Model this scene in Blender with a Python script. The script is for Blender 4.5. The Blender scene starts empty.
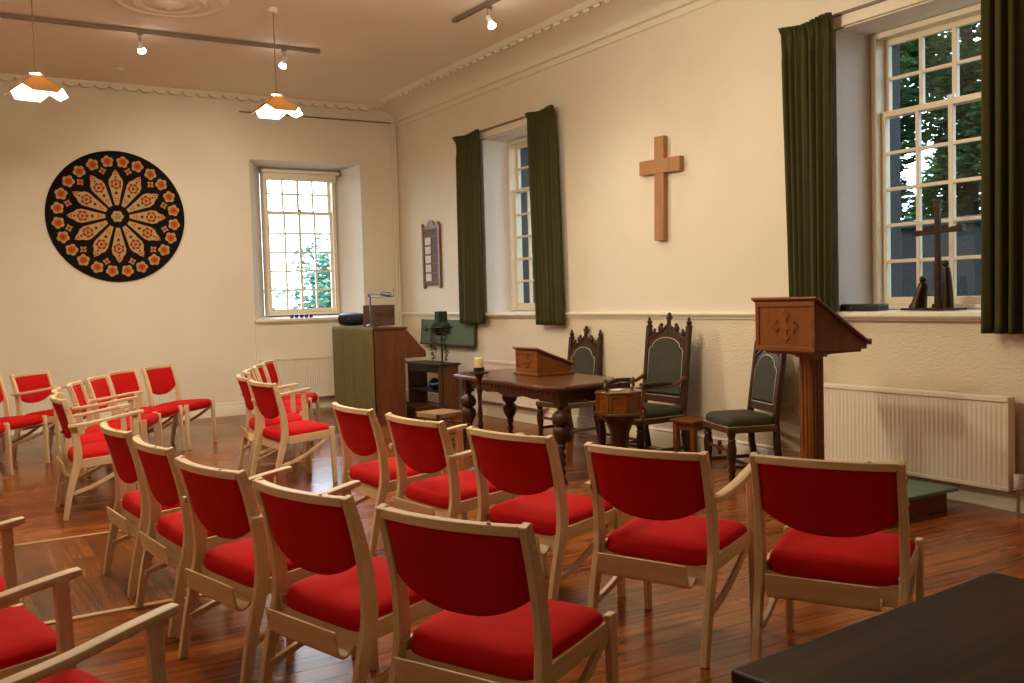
import bpy, bmesh, math, random
from mathutils import Vector, Matrix
random.seed(7)
PI = math.pi
C = bpy.context.scene.collection
sc = bpy.context.scene
sin, cos = math.sin, math.cos

# ------------------------------------------------------------------ room
RW, BW, LW, FW, ZC = 6.02, 12.91, -2.18, -3.2, 4.30
ZD = 1.25                       # underside of dado rail

# ------------------------------------------------------------------ materials
def nodes(name):
    m = bpy.data.materials.new(name); m.use_nodes = True
    nt = m.node_tree; b = nt.nodes['Principled BSDF']
    return m, nt, b
def rgb(c): return (c[0], c[1], c[2], 1.0)
def ramp(nt, fac, stops):
    r = nt.nodes.new('ShaderNodeValToRGB')
    els = r.color_ramp.elements
    while len(els) < len(stops): els.new(0.5)
    for e, (p, c) in zip(els, stops): e.position = p; e.color = rgb(c)
    nt.links.new(fac, r.inputs['Fac']); return r.outputs['Color']
def coords(nt, scale=(1,1,1), rot=(0,0,0), kind='Object'):
    t = nt.nodes.new('ShaderNodeTexCoord'); mp = nt.nodes.new('ShaderNodeMapping')
    mp.inputs['Scale'].default_value = scale; mp.inputs['Rotation'].default_value = rot
    nt.links.new(t.outputs[kind], mp.inputs['Vector']); return mp.outputs['Vector']
def noise(nt, vec, scale, detail=3, rough=.55, dist=0):
    n = nt.nodes.new('ShaderNodeTexNoise'); n.inputs['Scale'].default_value = scale
    n.inputs['Detail'].default_value = detail; n.inputs['Roughness'].default_value = rough
    n.inputs['Distortion'].default_value = dist
    if vec is not None: nt.links.new(vec, n.inputs['Vector'])
    return n.outputs['Fac']
def bump(nt, b, h, strength, dist=.01):
    n = nt.nodes.new('ShaderNodeBump'); n.inputs['Strength'].default_value = strength
    n.inputs['Distance'].default_value = dist
    nt.links.new(h, n.inputs['Height']); nt.links.new(n.outputs['Normal'], b.inputs['Normal'])
def plain(name, c, rough=.6, metal=0, spec=.5, var=0, vs=8, bmp=0):
    m, nt, b = nodes(name)
    b.inputs['Base Color'].default_value = rgb(c); b.inputs['Roughness'].default_value = rough
    b.inputs['Metallic'].default_value = metal; b.inputs['Specular IOR Level'].default_value = spec
    if var or bmp:
        v = coords(nt); f = noise(nt, v, vs, 4)
        if var:
            nt.links.new(ramp(nt, f, [(.25, [x*(1-var) for x in c]), (.75, [min(1, x*(1+var)) for x in c])]), b.inputs['Base Color'])
        if bmp: bump(nt, b, f, bmp)
    return m
def wood(name, c1, c2, axis='z', rough=.4, scale=1.0, coat=0):
    m, nt, b = nodes(name)
    s = {'x': (2, 26, 26), 'y': (26, 2, 26), 'z': (26, 26, 2)}[axis]
    v = coords(nt, tuple(q*scale for q in s))
    f = noise(nt, v, 1.6, 5, .6, .6)
    nt.links.new(ramp(nt, f, [(.3, c1), (.7, c2)]), b.inputs['Base Color'])
    b.inputs['Roughness'].default_value = rough
    if coat: b.inputs['Coat Weight'].default_value = coat; b.inputs['Coat Roughness'].default_value = .15
    bump(nt, b, f, .08, .004)
    return m
def fabric(name, c, c2=None, rough=.9, scale=220, sheen=.3):
    m, nt, b = nodes(name)
    c2 = c2 or [x*.72 for x in c]
    v = coords(nt); f = noise(nt, v, scale, 2); g = noise(nt, v, 9, 3)
    mx = nt.nodes.new('ShaderNodeMath'); mx.operation = 'MULTIPLY_ADD'
    nt.links.new(f, mx.inputs[0]); mx.inputs[1].default_value = .6; 
    h = nt.nodes.new('ShaderNodeMath'); h.operation = 'MULTIPLY'; h.inputs[1].default_value = .4
    nt.links.new(g, h.inputs[0]); nt.links.new(h.outputs[0], mx.inputs[2])
    nt.links.new(ramp(nt, mx.outputs[0], [(.3, c2), (.7, c)]), b.inputs['Base Color'])
    b.inputs['Roughness'].default_value = rough; b.inputs['Specular IOR Level'].default_value = .15
    b.inputs['Sheen Weight'].default_value = sheen; b.inputs['Sheen Roughness'].default_value = .5
    b.inputs['Sheen Tint'].default_value = rgb([min(1, x*1.6+.05) for x in c])
    bump(nt, b, f, .25, .002)
    return m
def emit(name, c, s):
    m, nt, b = nodes(name)
    b.inputs['Base Color'].default_value = rgb((.9,.9,.9)); b.inputs['Emission Color'].default_value = rgb(c)
    b.inputs['Emission Strength'].default_value = s; return m

M = {}
M['cream'] = plain('cream_wall_paint', (.74,.64,.49), .75, var=.035, vs=1.3, bmp=.05)
M['creamwhite'] = plain('cream_gloss_paint', (.76,.67,.51), .45, var=.02, vs=3)
M['reveal'] = plain('daylit_reveal_paint', (.78,.74,.69), .6, var=.02, vs=2)  # wall paint made whiter here: daylight on the reveals put into the colour
M['ceiling'] = plain('ceiling_paint', (.80,.68,.53), .8, var=.03, vs=1)
M['sash'] = plain('cream_sash_paint', (.76,.64,.46), .4, var=.02, vs=4)
M['radiator'] = plain('radiator_paint', (.76,.64,.50), .35)
def lincrusta():
    m, nt, b = nodes('embossed_dado_paper')
    v = coords(nt, (1, 24, 75)); f = noise(nt, v, 1.0, 2, .5, .8)
    b.inputs['Base Color'].default_value = rgb((.70,.58,.41)); b.inputs['Roughness'].default_value = .5
    bump(nt, b, f, .4, .012); return m
M['lincrusta'] = lincrusta()
def boards(name, rotz, cols, mortar=(.02,.008,.004), rough=.2):
    m, nt, b = nodes(name); b.inputs['Specular IOR Level'].default_value = .2
    v = coords(nt, (1,1,1), (0,0,rotz))
    br = nt.nodes.new('ShaderNodeTexBrick'); nt.links.new(v, br.inputs['Vector'])
    br.offset = .37; br.inputs['Scale'].default_value = 1.0
    br.inputs['Brick Width'].default_value = 3.1; br.inputs['Row Height'].default_value = .135
    br.inputs['Mortar Size'].default_value = .0022; br.inputs['Mortar Smooth'].default_value = .2
    br.inputs['Color1'].default_value = rgb((0,0,0)); br.inputs['Color2'].default_value = rgb((1,1,1))
    br.inputs['Mortar'].default_value = rgb((.5,.5,.5))
    mp = nt.nodes.new('ShaderNodeMapping'); mp.inputs['Scale'].default_value = (1.1, 20, 1)
    nt.links.new(v, mp.inputs['Vector'])
    # each board shifts the grain so neighbours differ
    add = nt.nodes.new('ShaderNodeVectorMath'); add.operation = 'ADD'
    sc_ = nt.nodes.new('ShaderNodeVectorMath'); sc_.operation = 'SCALE'; sc_.inputs['Scale'].default_value = 13
    nt.links.new(br.outputs['Color'], sc_.inputs[0]); nt.links.new(mp.outputs['Vector'], add.inputs[0]); nt.links.new(sc_.outputs[0], add.inputs[1])
    g = noise(nt, add.outputs[0], 1.5, 5, .62, .9)
    g2 = noise(nt, v, .9, 2)
    bw = nt.nodes.new('ShaderNodeRGBToBW'); nt.links.new(br.outputs['Color'], bw.inputs[0])
    def ma(a, k, bb=None):
        n = nt.nodes.new('ShaderNodeMath'); n.operation = 'MULTIPLY_ADD'; nt.links.new(a, n.inputs[0]); n.inputs[1].default_value = k
        if bb is None: n.inputs[2].default_value = 0
        else: nt.links.new(bb, n.inputs[2])
        return n.outputs[0]
    f = ma(g, .78, ma(bw.outputs[0], .2, ma(g2, .04)))
    col = ramp(nt, f, [(.28, cols[0]), (.5, cols[1]), (.74, cols[2])])
    # knots
    vo = nt.nodes.new('ShaderNodeTexVoronoi'); vo.inputs['Scale'].default_value = 1.0
    mk = nt.nodes.new('ShaderNodeMapping'); mk.inputs['Scale'].default_value = (2.4, 5.2, 1); nt.links.new(v, mk.inputs['Vector'])
    nt.links.new(mk.outputs['Vector'], vo.inputs['Vector'])
    kr = ramp(nt, vo.outputs['Distance'], [(.05, (.10,.07,.06)), (.14, (1,1,1))])
    mul = nt.nodes.new('ShaderNodeMix'); mul.data_type = 'RGBA'; mul.blend_type = 'MULTIPLY'; mul.inputs['Factor'].default_value = .85
    nt.links.new(col, mul.inputs['A']); nt.links.new(kr, mul.inputs['B'])
    mx = nt.nodes.new('ShaderNodeMix'); mx.data_type = 'RGBA'; nt.links.new(br.outputs['Fac'], mx.inputs['Factor'])
    nt.links.new(mul.outputs['Result'], mx.inputs['A']); mx.inputs['B'].default_value = rgb(mortar)
    nt.links.new(mx.outputs['Result'], b.inputs['Base Color'])
    rr = nt.nodes.new('ShaderNodeMapRange'); nt.links.new(g2, rr.inputs['Value'])
    rr.inputs['From Min'].default_value = .3; rr.inputs['From Max'].default_value = .7
    rr.inputs['To Min'].default_value = rough-.06; rr.inputs['To Max'].default_value = rough+.12
    nt.links.new(rr.outputs['Result'], b.inputs['Roughness'])
    h = ma(br.outputs['Fac'], -1.0, ma(g, .15))
    bump(nt, b, h, .35, .006)
    return m
FLC = [(.070,.016,.003), (.215,.053,.008), (.36,.11,.019)]
M['floor'] = boards('pine_floorboards', math.radians(3), FLC)
M['floor_across'] = boards('pine_boards_laid_across', math.radians(90), [(.060,.015,.003), (.14,.038,.007), (.24,.076,.016)])
M['strip'] = wood('pale_floor_strip', (.36,.2,.075), (.48,.28,.11), 'x', .4)
M['beechz'] = wood('beech_upright', (.59,.41,.23), (.70,.51,.31), 'z', .48, .7, 0)
M['beechx'] = wood('beech_lengthways', (.59,.41,.23), (.70,.51,.31), 'x', .48, .7, 0)
M['beechy'] = wood('beech_crossways', (.59,.41,.23), (.70,.51,.31), 'y', .48, .7, 0)
M['red'] = fabric('red_upholstery', (.52,.006,.005), (.39,.0035,.003), sheen=.02)
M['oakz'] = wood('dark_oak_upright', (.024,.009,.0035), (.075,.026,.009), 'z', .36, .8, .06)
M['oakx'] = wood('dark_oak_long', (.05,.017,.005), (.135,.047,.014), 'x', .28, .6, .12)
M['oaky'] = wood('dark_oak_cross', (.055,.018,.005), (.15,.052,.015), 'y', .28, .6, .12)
M['midz'] = wood('varnished_oak_upright', (.135,.035,.004), (.23,.066,.008), 'z', .4, .5, .1)
M['midx'] = wood('varnished_oak_long', (.13,.034,.004), (.225,.064,.008), 'x', .4, .5, .1)
M['midy'] = wood('varnished_oak_cross', (.13,.034,.004), (.225,.064,.008), 'y', .4, .5, .1)
M['carve'] = wood('carved_oak', (.07,.02,.006), (.15,.045,.013), 'z', .4, .6, .2)
M['crosswood'] = wood('golden_oak', (.30,.125,.032), (.42,.19,.055), 'z', .45, .5)
M['consz'] = wood('console_walnut', (.095,.029,.008), (.16,.05,.014), 'z', .4, .5, .2)
M['bench'] = wood('blackened_oak', (.018,.009,.004), (.062,.028,.011), 'x', .5, .3, 0)
M['bench'].node_tree.nodes['Principled BSDF'].inputs['Specular IOR Level'].default_value = .15
for k_ in ('midz','midx','midy','oakz','carve','consz'): M[k_].node_tree.nodes['Principled BSDF'].inputs['Specular IOR Level'].default_value = .28
M['greenseat'] = fabric('green_leathercloth', (.055,.050,.029), (.040,.037,.021), .6, 90, .1)
M['piping'] = plain('cream_piping', (.46,.40,.28), .7)
M['curtain'] = fabric('olive_curtain_cloth', (.064,.056,.017), (.045,.039,.012), .9, 160, .1)
M['felt'] = fabric('green_felt', (.115,.145,.08), (.095,.12,.066), .9, 150, .2)
M['drape'] = fabric('olive_drape', (.155,.12,.042), (.125,.095,.033), .9, 120, .2)
M['carpet'] = fabric('sage_green_carpet', (.145,.19,.135), (.115,.15,.105), .95, 140, .3)
M['black'] = plain('black_plastic', (.008,.008,.01), .4)
M['blackm'] = plain('black_iron', (.010,.012,.010), .45, .3)
M['bronze'] = plain('dark_bronze', (.045,.026,.014), .32, .85, var=.3, vs=30)
M['steel'] = plain('grey_steel', (.16,.15,.14), .35, .8)
M['darkbrown'] = plain('brown_board', (.075,.034,.020), .7, spec=.2)
M['rail'] = plain('grey_brown_track', (.20,.135,.085), .5)
M['white'] = plain('white_plastic', (.72,.68,.62), .4)
M['wax'] = plain('cream_wax', (.80,.66,.36), .5)
M['foam'] = plain('green_floral_foam', (.012,.026,.013), .95, bmp=.3, vs=60)
M['leafin'] = plain('house_leaf', (.03,.05,.015), .6, var=.3, vs=40)
M['rush'] = wood('woven_rush', (.20,.10,.035), (.36,.20,.075), 'z', .8, 2.0)
M['card'] = plain('white_card', (.70,.58,.52), .7, var=.12, vs=60)
M['hymn'] = plain('hymn_board_panel', (.16,.10,.078), .75, spec=.2)
M['hymnwood'] = wood('hymn_board_wood', (.14,.05,.02), (.24,.09,.035), 'z', .4)
M['cloth_black'] = fabric('black_rug_wool', (.011,.006,.005), (.007,.004,.004), .95, 200, .1)
M['cloth_cream'] = fabric('gold_rug_wool', (.50,.31,.115), (.41,.25,.09), .95, 200, .1)
M['cloth_red'] = fabric('red_rug_wool', (.30,.03,.012), (.22,.02,.01), .95, 200, .1)
M['cloth_orange'] = fabric('orange_rug_wool', (.50,.085,.014), (.40,.065,.01), .95, 200, .1)
M['cloth_teal'] = fabric('slate_rug_wool', (.04,.045,.05), (.03,.03,.04), .95, 200, .1)
M['bulb'] = emit('lamp_bulb', (1,.86,.62), 22)
M['spotbulb'] = emit('spot_bulb', (1,.93,.85), 24)
M['blueglass'] = plain('blue_glass', (.02,.03,.22), .15)
M['valve'] = plain('valve_plastic', (.66,.60,.56), .4)
M['chrome'] = plain('chrome', (.5,.48,.46), .25, .9)
M['gapline'] = plain('dark_groove', (.06,.03,.015), .8)
def shade_mat(name, c, tr):
    m, nt, b = nodes(name); b.inputs['Base Color'].default_value = rgb(c); b.inputs['Roughness'].default_value = .6
    t = nt.nodes.new('ShaderNodeBsdfTranslucent'); t.inputs['Color'].default_value = rgb(c)
    mx = nt.nodes.new('ShaderNodeMixShader'); mx.inputs['Fac'].default_value = tr
    nt.links.new(b.outputs[0], mx.inputs[1]); nt.links.new(t.outputs[0], mx.inputs[2])
    nt.links.new(mx.outputs[0], nt.nodes['Material Output'].inputs['Surface']); return m
M['shade_out'] = shade_mat('orange_shade', (.62,.36,.13), .35)
M['shade_in'] = shade_mat('white_shade_lining', (.85,.78,.6), .5)
def glass():
    m, nt, b = nodes('window_glass')
    t = nt.nodes.new('ShaderNodeBsdfTransparent'); t.inputs['Color'].default_value = rgb((.95,.97,.96))
    g = nt.nodes.new('ShaderNodeBsdfGlossy'); g.inputs['Roughness'].default_value = .02
    lw = nt.nodes.new('ShaderNodeLayerWeight'); lw.inputs['Blend'].default_value = .5
    pw_ = nt.nodes.new('ShaderNodeMath'); pw_.operation = 'POWER'; pw_.inputs[1].default_value = 5; nt.links.new(lw.outputs['Facing'], pw_.inputs[0])
    fr = nt.nodes.new('ShaderNodeMath'); fr.operation = 'MULTIPLY_ADD'; fr.inputs[1].default_value = .6; fr.inputs[2].default_value = .03; nt.links.new(pw_.outputs[0], fr.inputs[0])
    mx = nt.nodes.new('ShaderNodeMixShader'); nt.links.new(fr.outputs[0], mx.inputs['Fac'])
    nt.links.new(t.outputs[0], mx.inputs[1]); nt.links.new(g.outputs[0], mx.inputs[2])
    nt.links.new(mx.outputs[0], nt.nodes['Material Output'].inputs['Surface']); return m
M['glass'] = glass()
def stone(name, c):
    m, nt, b = nodes(name)
    v = coords(nt); br = nt.nodes.new('ShaderNodeTexBrick')
    mp = nt.nodes.new('ShaderNodeMapping'); mp.inputs['Rotation'].default_value = (PI/2, 0, PI/2)
    nt.links.new(v, mp.inputs['Vector']); nt.links.new(mp.outputs['Vector'], br.inputs['Vector'])
    br.inputs['Scale'].default_value = 1; br.inputs['Brick Width'].default_value = .5; br.inputs['Row Height'].default_value = .24
    br.inputs['Mortar Size'].default_value = .015
    br.inputs['Color1'].default_value = rgb(c); br.inputs['Color2'].default_value = rgb([x*.6 for x in c]); br.inputs['Mortar'].default_value = rgb([x*.5 for x in c])
    nt.links.new(br.outputs['Color'], b.inputs['Base Color']); b.inputs['Roughness'].default_value = .9
    bump(nt, b, noise(nt, v, 14, 4), .4, .03); return m
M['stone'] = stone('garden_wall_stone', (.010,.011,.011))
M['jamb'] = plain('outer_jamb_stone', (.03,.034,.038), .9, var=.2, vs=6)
M['lawn'] = plain('lawn', (.06,.11,.03), .95, var=.3, vs=5)
def leaf_mat(name, c1, c2, vs):
    m, nt, b = nodes(name); b.inputs['Roughness'].default_value = .6
    col = ramp(nt, noise(nt, coords(nt), vs, 4), [(.3, c1), (.7, c2)])
    nt.links.new(col, b.inputs['Base Color'])
    t = nt.nodes.new('ShaderNodeBsdfTranslucent'); nt.links.new(col, t.inputs['Color'])
    mx = nt.nodes.new('ShaderNodeMixShader'); mx.inputs['Fac'].default_value = .5
    nt.links.new(b.outputs[0], mx.inputs[1]); nt.links.new(t.outputs[0], mx.inputs[2])
    nt.links.new(mx.outputs[0], nt.nodes['Material Output'].inputs['Surface']); return m
M['leaf'] = leaf_mat('tree_leaf', (.010,.035,.010), (.09,.19,.05), 1.3)
M['paleleaf'] = plain('pale_tree_leaf', (.26,.46,.34), .6, var=.35, vs=2)
M['bark'] = plain('bark', (.06,.045,.035), .9, bmp=.4)

# ------------------------------------------------------------------ mesh builder
class MB:
    def __init__(s): s.v = []; s.f = []; s.m = []
    def add(s, vs, fs, mi=0):
        o = len(s.v); s.v += [tuple(p) for p in vs]
        for f in fs: s.f.append(tuple(o+i for i in f)); s.m.append(mi)
        return s
    def box(s, c, d, rot=None, mi=0, taper=None):
        hx, hy, hz = d[0]/2, d[1]/2, d[2]/2; vs = []
        for z in (-1, 1):
            k = 1 if (taper is None or z < 0) else taper
            for x, y in ((-1,-1),(1,-1),(1,1),(-1,1)):
                p = Vector((x*hx*k, y*hy*k, z*hz))
                if rot is not None: p = rot @ p
                vs.append(p+Vector(c))
        return s.add(vs, [(3,2,1,0),(4,5,6,7),(0,1,5,4),(1,2,6,5),(2,3,7,6),(3,0,4,7)], mi)
    def prism(s, poly, O, U, V, N, t, mi=0, top=1.0):
        O, U, V, N = Vector(O), Vector(U), Vector(V), Vector(N)
        n = len(poly); cx = sum(p[0] for p in poly)/n; cy = sum(p[1] for p in poly)/n
        a = [O+U*p[0]+V*p[1] for p in poly]
        b = [O+U*(cx+(p[0]-cx)*top)+V*(cy+(p[1]-cy)*top)+N*t for p in poly]
        fs = [tuple(range(n))[::-1], tuple(range(n, 2*n))]
        fs += [(i, (i+1) % n, n+(i+1) % n, n+i) for i in range(n)]
        return s.add(a+b, fs, mi)
    def lathe(s, prof, c=(0,0,0), n=16, mi=0, R=None, tw=None):
        vs, fs = [], []
        for r, z in prof:
            for k in range(n):
                a = 2*PI*k/n; rr = r*(1+tw(a, z)) if tw else r
                p = Vector((rr*cos(a), rr*sin(a), z))
                if R is not None: p = R @ p
                vs.append(p+Vector(c))
        L = len(prof)
        for i in range(L-1):
            for k in range(n):
                fs.append((i*n+k, i*n+(k+1) % n, (i+1)*n+(k+1) % n, (i+1)*n+k))
        fs.append(tuple(range(n))[::-1]); fs.append(tuple((L-1)*n+k for k in range(n)))
        return s.add(vs, fs, mi)
    def sweep(s, pts, sect, side=(0,1,0), scales=None, mi=0):
        """sect: 2d polygon; u axis = side direction, v axis = tangent x side"""
        pts = [Vector(p) for p in pts]; n = len(sect); vs, fs = [], []
        for i, p in enumerate(pts):
            t = (pts[min(i+1, len(pts)-1)]-pts[max(i-1, 0)]).normalized()
            u = Vector(side); u = (u-t*u.dot(t)).normalized(); w = t.cross(u)
            k = scales[i] if scales else 1.0
            ku, kv = k if isinstance(k, tuple) else (k, k)
            for a, b in sect: vs.append(p+u*a*ku+w*b*kv)
        L = len(pts)
        for i in range(L-1):
            for k in range(n): fs.append((i*n+k, i*n+(k+1) % n, (i+1)*n+(k+1) % n, (i+1)*n+k))
        fs.append(tuple(range(n))[::-1]); fs.append(tuple((L-1)*n+k for k in range(n)))
        return s.add(vs, fs, mi)
    def tube(s, pts, r, n=8, side=(0.13,0.2,1), mi=0, scales=None):
        return s.sweep(pts, [(r*cos(2*PI*k/n), r*sin(2*PI*k/n)) for k in range(n)], side, scales, mi)
    def ball(s, c, r, n=10, mi=0, sq=(1,1,1)):
        prof = [(r*sin(PI*i/8), -r*cos(PI*i/8)) for i in range(1, 8)]
        return s.lathe(prof, c, n, mi, Matrix.Diagonal(Vector(sq)))
    def grid(s, fn, nu, nv, mi=0, closeu=False):
        vs = [fn(i/(nu if closeu else nu-1), j/(nv-1)) for j in range(nv) for i in range(nu)]
        fs = []
        for j in range(nv-1):
            for i in range(nu if closeu else nu-1):
                fs.append((j*nu+i, j*nu+(i+1) % nu, (j+1)*nu+(i+1) % nu, (j+1)*nu+i))
        return s.add(vs, fs, mi)
    def build(s, name, mats, parent=None, bevel=0, sub=0, angle=38, flat=False, solid=0, recalc=True):
        me = bpy.data.meshes.new(name); me.from_pydata(s.v, [], s.f)
        for i, k in enumerate(s.m): me.polygons[i].material_index = k
        if recalc:
            bm = bmesh.new(); bm.from_mesh(me); bmesh.ops.recalc_face_normals(bm, faces=bm.faces); bm.to_mesh(me); bm.free()
        for m in (mats if isinstance(mats, (list, tuple)) else [mats]): me.materials.append(M[m])
        if not flat:
            me.polygons.foreach_set('use_smooth', [True]*len(me.polygons)); me.set_sharp_from_angle(angle=math.radians(angle))
        o = bpy.data.objects.new(name, me); C.objects.link(o)
        if parent is not None: o.parent = parent
        if solid: md = o.modifiers.new('solid', 'SOLIDIFY'); md.thickness = solid; md.offset = 0
        if bevel:
            md = o.modifiers.new('bevel', 'BEVEL'); md.width = bevel; md.segments = 2; md.limit_method = 'ANGLE'; md.angle_limit = math.radians(35)
        if sub: md = o.modifiers.new('subdiv', 'SUBSURF'); md.levels = sub; md.render_levels = sub
        return o

def tag(o, label, cat, group=None, kind=None):
    o['label'] = label; o['category'] = cat
    if group: o['group'] = group
    if kind: o['kind'] = kind
    return o
def thing(name, label, cat, loc=(0,0,0), rotz=0, group=None):
    o = bpy.data.objects.new(name, None); o.empty_display_size = .1; C.objects.link(o)
    o.location = loc; o.rotation_euler = (0, 0, rotz); return tag(o, label, cat, group)
def struct(o): o['kind'] = 'structure'; return o
def dup(root, loc, rotz, label, group=None):
    r = root.copy(); C.objects.link(r); r.location = loc; r.rotation_euler = (0, 0, rotz); r['label'] = label
    if group: r['group'] = group
    for ch in list(root.children):
        c = ch.copy(); C.objects.link(c); c.parent = r
        for g in list(ch.children):
            d = g.copy(); C.objects.link(d); d.parent = c
    return r
def rect(w, h): return [(-w/2,-h/2),(w/2,-h/2),(w/2,h/2),(-w/2,h/2)]
def rrect(w, h, r=.25, n=3):
    r = min(w, h)*r; out = []
    for cx, cy, a0 in ((w/2-r, h/2-r, 0), (-w/2+r, h/2-r, PI/2), (-w/2+r, -h/2+r, PI), (w/2-r, -h/2+r, 1.5*PI)):
        for k in range(n+1): a = a0+PI/2*k/n; out.append((cx+r*cos(a), cy+r*sin(a)))
    return out
def smooth(pts, n=4):
    pts = [Vector(p) for p in pts]; out = []
    for i in range(len(pts)-1):
        p0 = pts[max(i-1,0)]; p1 = pts[i]; p2 = pts[i+1]; p3 = pts[min(i+2,len(pts)-1)]
        for k in range(n):
            t = k/n
            out.append(.5*((2*p1)+(p2-p0)*t+(2*p0-5*p1+4*p2-p3)*t*t+(3*p1-p0-3*p2+p3)*t**3))
    out.append(pts[-1]); return out

# ------------------------------------------------------------------ shell
def wall(name, P, s0, s1, z0, z1, T, ops, mats, zsplit=None, top_d=0):
    """P(s,z,d) maps wall coordinates to the room; ops: list of (inner rect, outer rect) as (s0,s1,z0,z1)"""
    b = MB()
    def face(d, rects, split):
        ss = sorted({s0, s1, *[r[i] for r in rects for i in (0,1)]}); zz = sorted({z0, z1, *[r[i] for r in rects for i in (2,3)], *([split] if split else [])})
        for i in range(len(ss)-1):
            for j in range(len(zz)-1):
                a, c, e, f = ss[i], ss[i+1], zz[j], zz[j+1]; mx, mz = (a+c)/2, (e+f)/2
                if any(r[0] < mx < r[1] and r[2] < mz < r[3] for r in rects): continue
                b.add([P(a,e,d), P(c,e,d), P(c,f,d), P(a,f,d)], [(0,1,2,3)], 1 if (split and mz < split) else 0)
    face(0, [o[0] for o in ops], zsplit); face(T, [o[1] for o in ops], None)
    for q, r in ops:
        A = [(q[0],q[2]),(q[1],q[2]),(q[1],q[3]),(q[0],q[3])]; Bq = [(r[0],r[2]),(r[1],r[2]),(r[1],r[3]),(r[0],r[3])]
        for k in range(4):
            a, c = A[k], A[(k+1) % 4]; e, f = Bq[k], Bq[(k+1) % 4]
            b.add([P(a[0],a[1],0), P(c[0],c[1],0), P(f[0],f[1],T), P(e[0],e[1],T)], [(0,1,2,3)], 2)
    for a, c in (((s0,z0),(s1,z0)),((s1,z0),(s1,z1)),((s1,z1),(s0,z1)),((s0,z1),(s0,z0))):
        b.add([P(a[0],a[1],0), P(c[0],c[1],0), P(c[0],c[1],T), P(a[0],a[1],T)], [(0,1,2,3)], 0)
    bm_ = b
    o = bm_.build(name, mats, flat=True); struct(o); return o
WT = .46
opsR = [((3.56,4.97,1.30,3.455),(3.63,4.90,1.32,3.44)), ((9.00,10.40,1.30,3.455),(9.06,10.33,1.32,3.44))]
wall('wall_right', lambda s,z,d: (RW+d, s, z), FW, BW+.46, -.1, ZC+.1, WT, opsR, ['cream','lincrusta','reveal'], ZD)
opsB = [((3.815,5.42,1.27,3.455),(4.09,5.15,1.32,3.38))]
wall('wall_back', lambda s,z,d: (s, BW+d, z), LW-.3, RW, -.1, ZC+.1, WT, opsB, ['cream','cream','reveal'])
wall('wall_left', lambda s,z,d: (LW-d, s, z), FW, BW, -.1, ZC+.1, .3, [], ['cream','cream'])
wall('wall_front', lambda s,z,d: (s, FW-d, z), LW-.3, RW+WT, -.1, ZC+.1, .3, [], ['cream','cream'])
struct(MB().box(((LW+RW)/2, (FW+BW)/2, -.1), (RW-LW+1, BW-FW+1, .2)).build('floor', 'floor', flat=True))
struct(MB().box(((LW+RW)/2, (FW+BW)/2, ZC+.1), (RW-LW+1, BW-FW+1, .2)).build('ceiling', 'ceiling', flat=True))
# cross-laid panel of boards with pale strips
struct(MB().box((-.45, 5.90, .001), (3.3, 1.76, .006)).build('trim_1', 'floor_across', flat=True))
struct(MB().box((-.45, 6.80, .002), (3.3, .045, .009)).build('trim_2', 'strip', flat=True))
struct(MB().box((-.45, 5.01, .002), (3.3, .045, .009)).build('trim_3', 'strip', flat=True))
# skirtings
def skirt(name, pts, side):
    sec = [(0,0),(.022,0),(.022,.13),(.014,.15),(.018,.165),(0,.18)]
    b = MB()
    (x0,y0),(x1,y1) = pts
    U = Vector(side); b.prism(sec, (x0,y0,0), U, (0,0,1), Vector((x1-x0,y1-y0,0)), 1); return struct(b.build(name, 'creamwhite', angle=30))
skirt('baseboard_right', ((RW,FW),(RW,BW)), (-1,0,0)); skirt('baseboard_back', ((LW,BW),(RW,BW)), (0,-1,0)); skirt('baseboard_left', ((LW,FW),(LW,BW)), (1,0,0))
# dado rail on the right wall, three runs between the window sills
rail = [(0,0),(.012,0),(.016,.015),(.034,.03),(.04,.045),(.034,.06),(.014,.066),(0,.066)]
n = 4
for y0, y1 in ((FW, 3.56),(5.04,8.98),(10.46,BW)):
    struct(MB().prism(rail, (RW,y0,ZD-.005), (-1,0,0), (0,0,1), (0,y1-y0,0), 1).build('trim_%d' % n, 'creamwhite', angle=30)); n += 1
# coved cornice along the right (and left) wall with picture moulding; bead of scallops at the ceiling
def cove(name, xw, sx):
    pr = [(0,4.02),(.018,4.02),(.022,4.045),(.010,4.05),(.012,4.085),(.045,4.095),(.05,4.118),(.03,4.124)]
    for k in range(9):
        a = PI/2*k/8; pr.append((.03+.39*(1-cos(a)), 4.124+.15*sin(a)))
    pr += [(.44,4.262),(.47,4.275),(.50,4.30),(0,4.32)]
    b = MB(); b.prism([(p[0], p[1]) for p in pr], (xw, FW, 0), (sx,0,0), (0,0,1), (0, BW-FW, 0), 1)
    y = FW+.1
    while y < BW-.05:
        R = Matrix.Rotation(sx*-.9, 3, 'Y')
        b.ball((xw+sx*.405, y, 4.262), .045, 8, 0, (.7, 1.25, .55)); y += .17
    return struct(b.build(name, 'creamwhite', angle=35))
cove('trim_7', RW, -1); cove('trim_8', LW, 1)
b = MB()
sc_p = []
x = LW; k = 0
b.box(((LW+RW)/2, BW-.05, 4.285), (RW-LW, .10, .035))
xs = LW+.5
while xs < RW-.5:       # hanging scallops
    poly = [(-.085,0)]+[(.085*cos(PI+PI*i/8), .05*sin(PI+PI*i/8)) for i in range(1,8)]+[(.085,0)]
    b.prism(poly, (xs, BW-.085, 4.27), (1,0,0), (0,0,1), (0,1,0), .06); xs += .175
struct(b.build('trim_9', 'creamwhite', angle=30))
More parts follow.
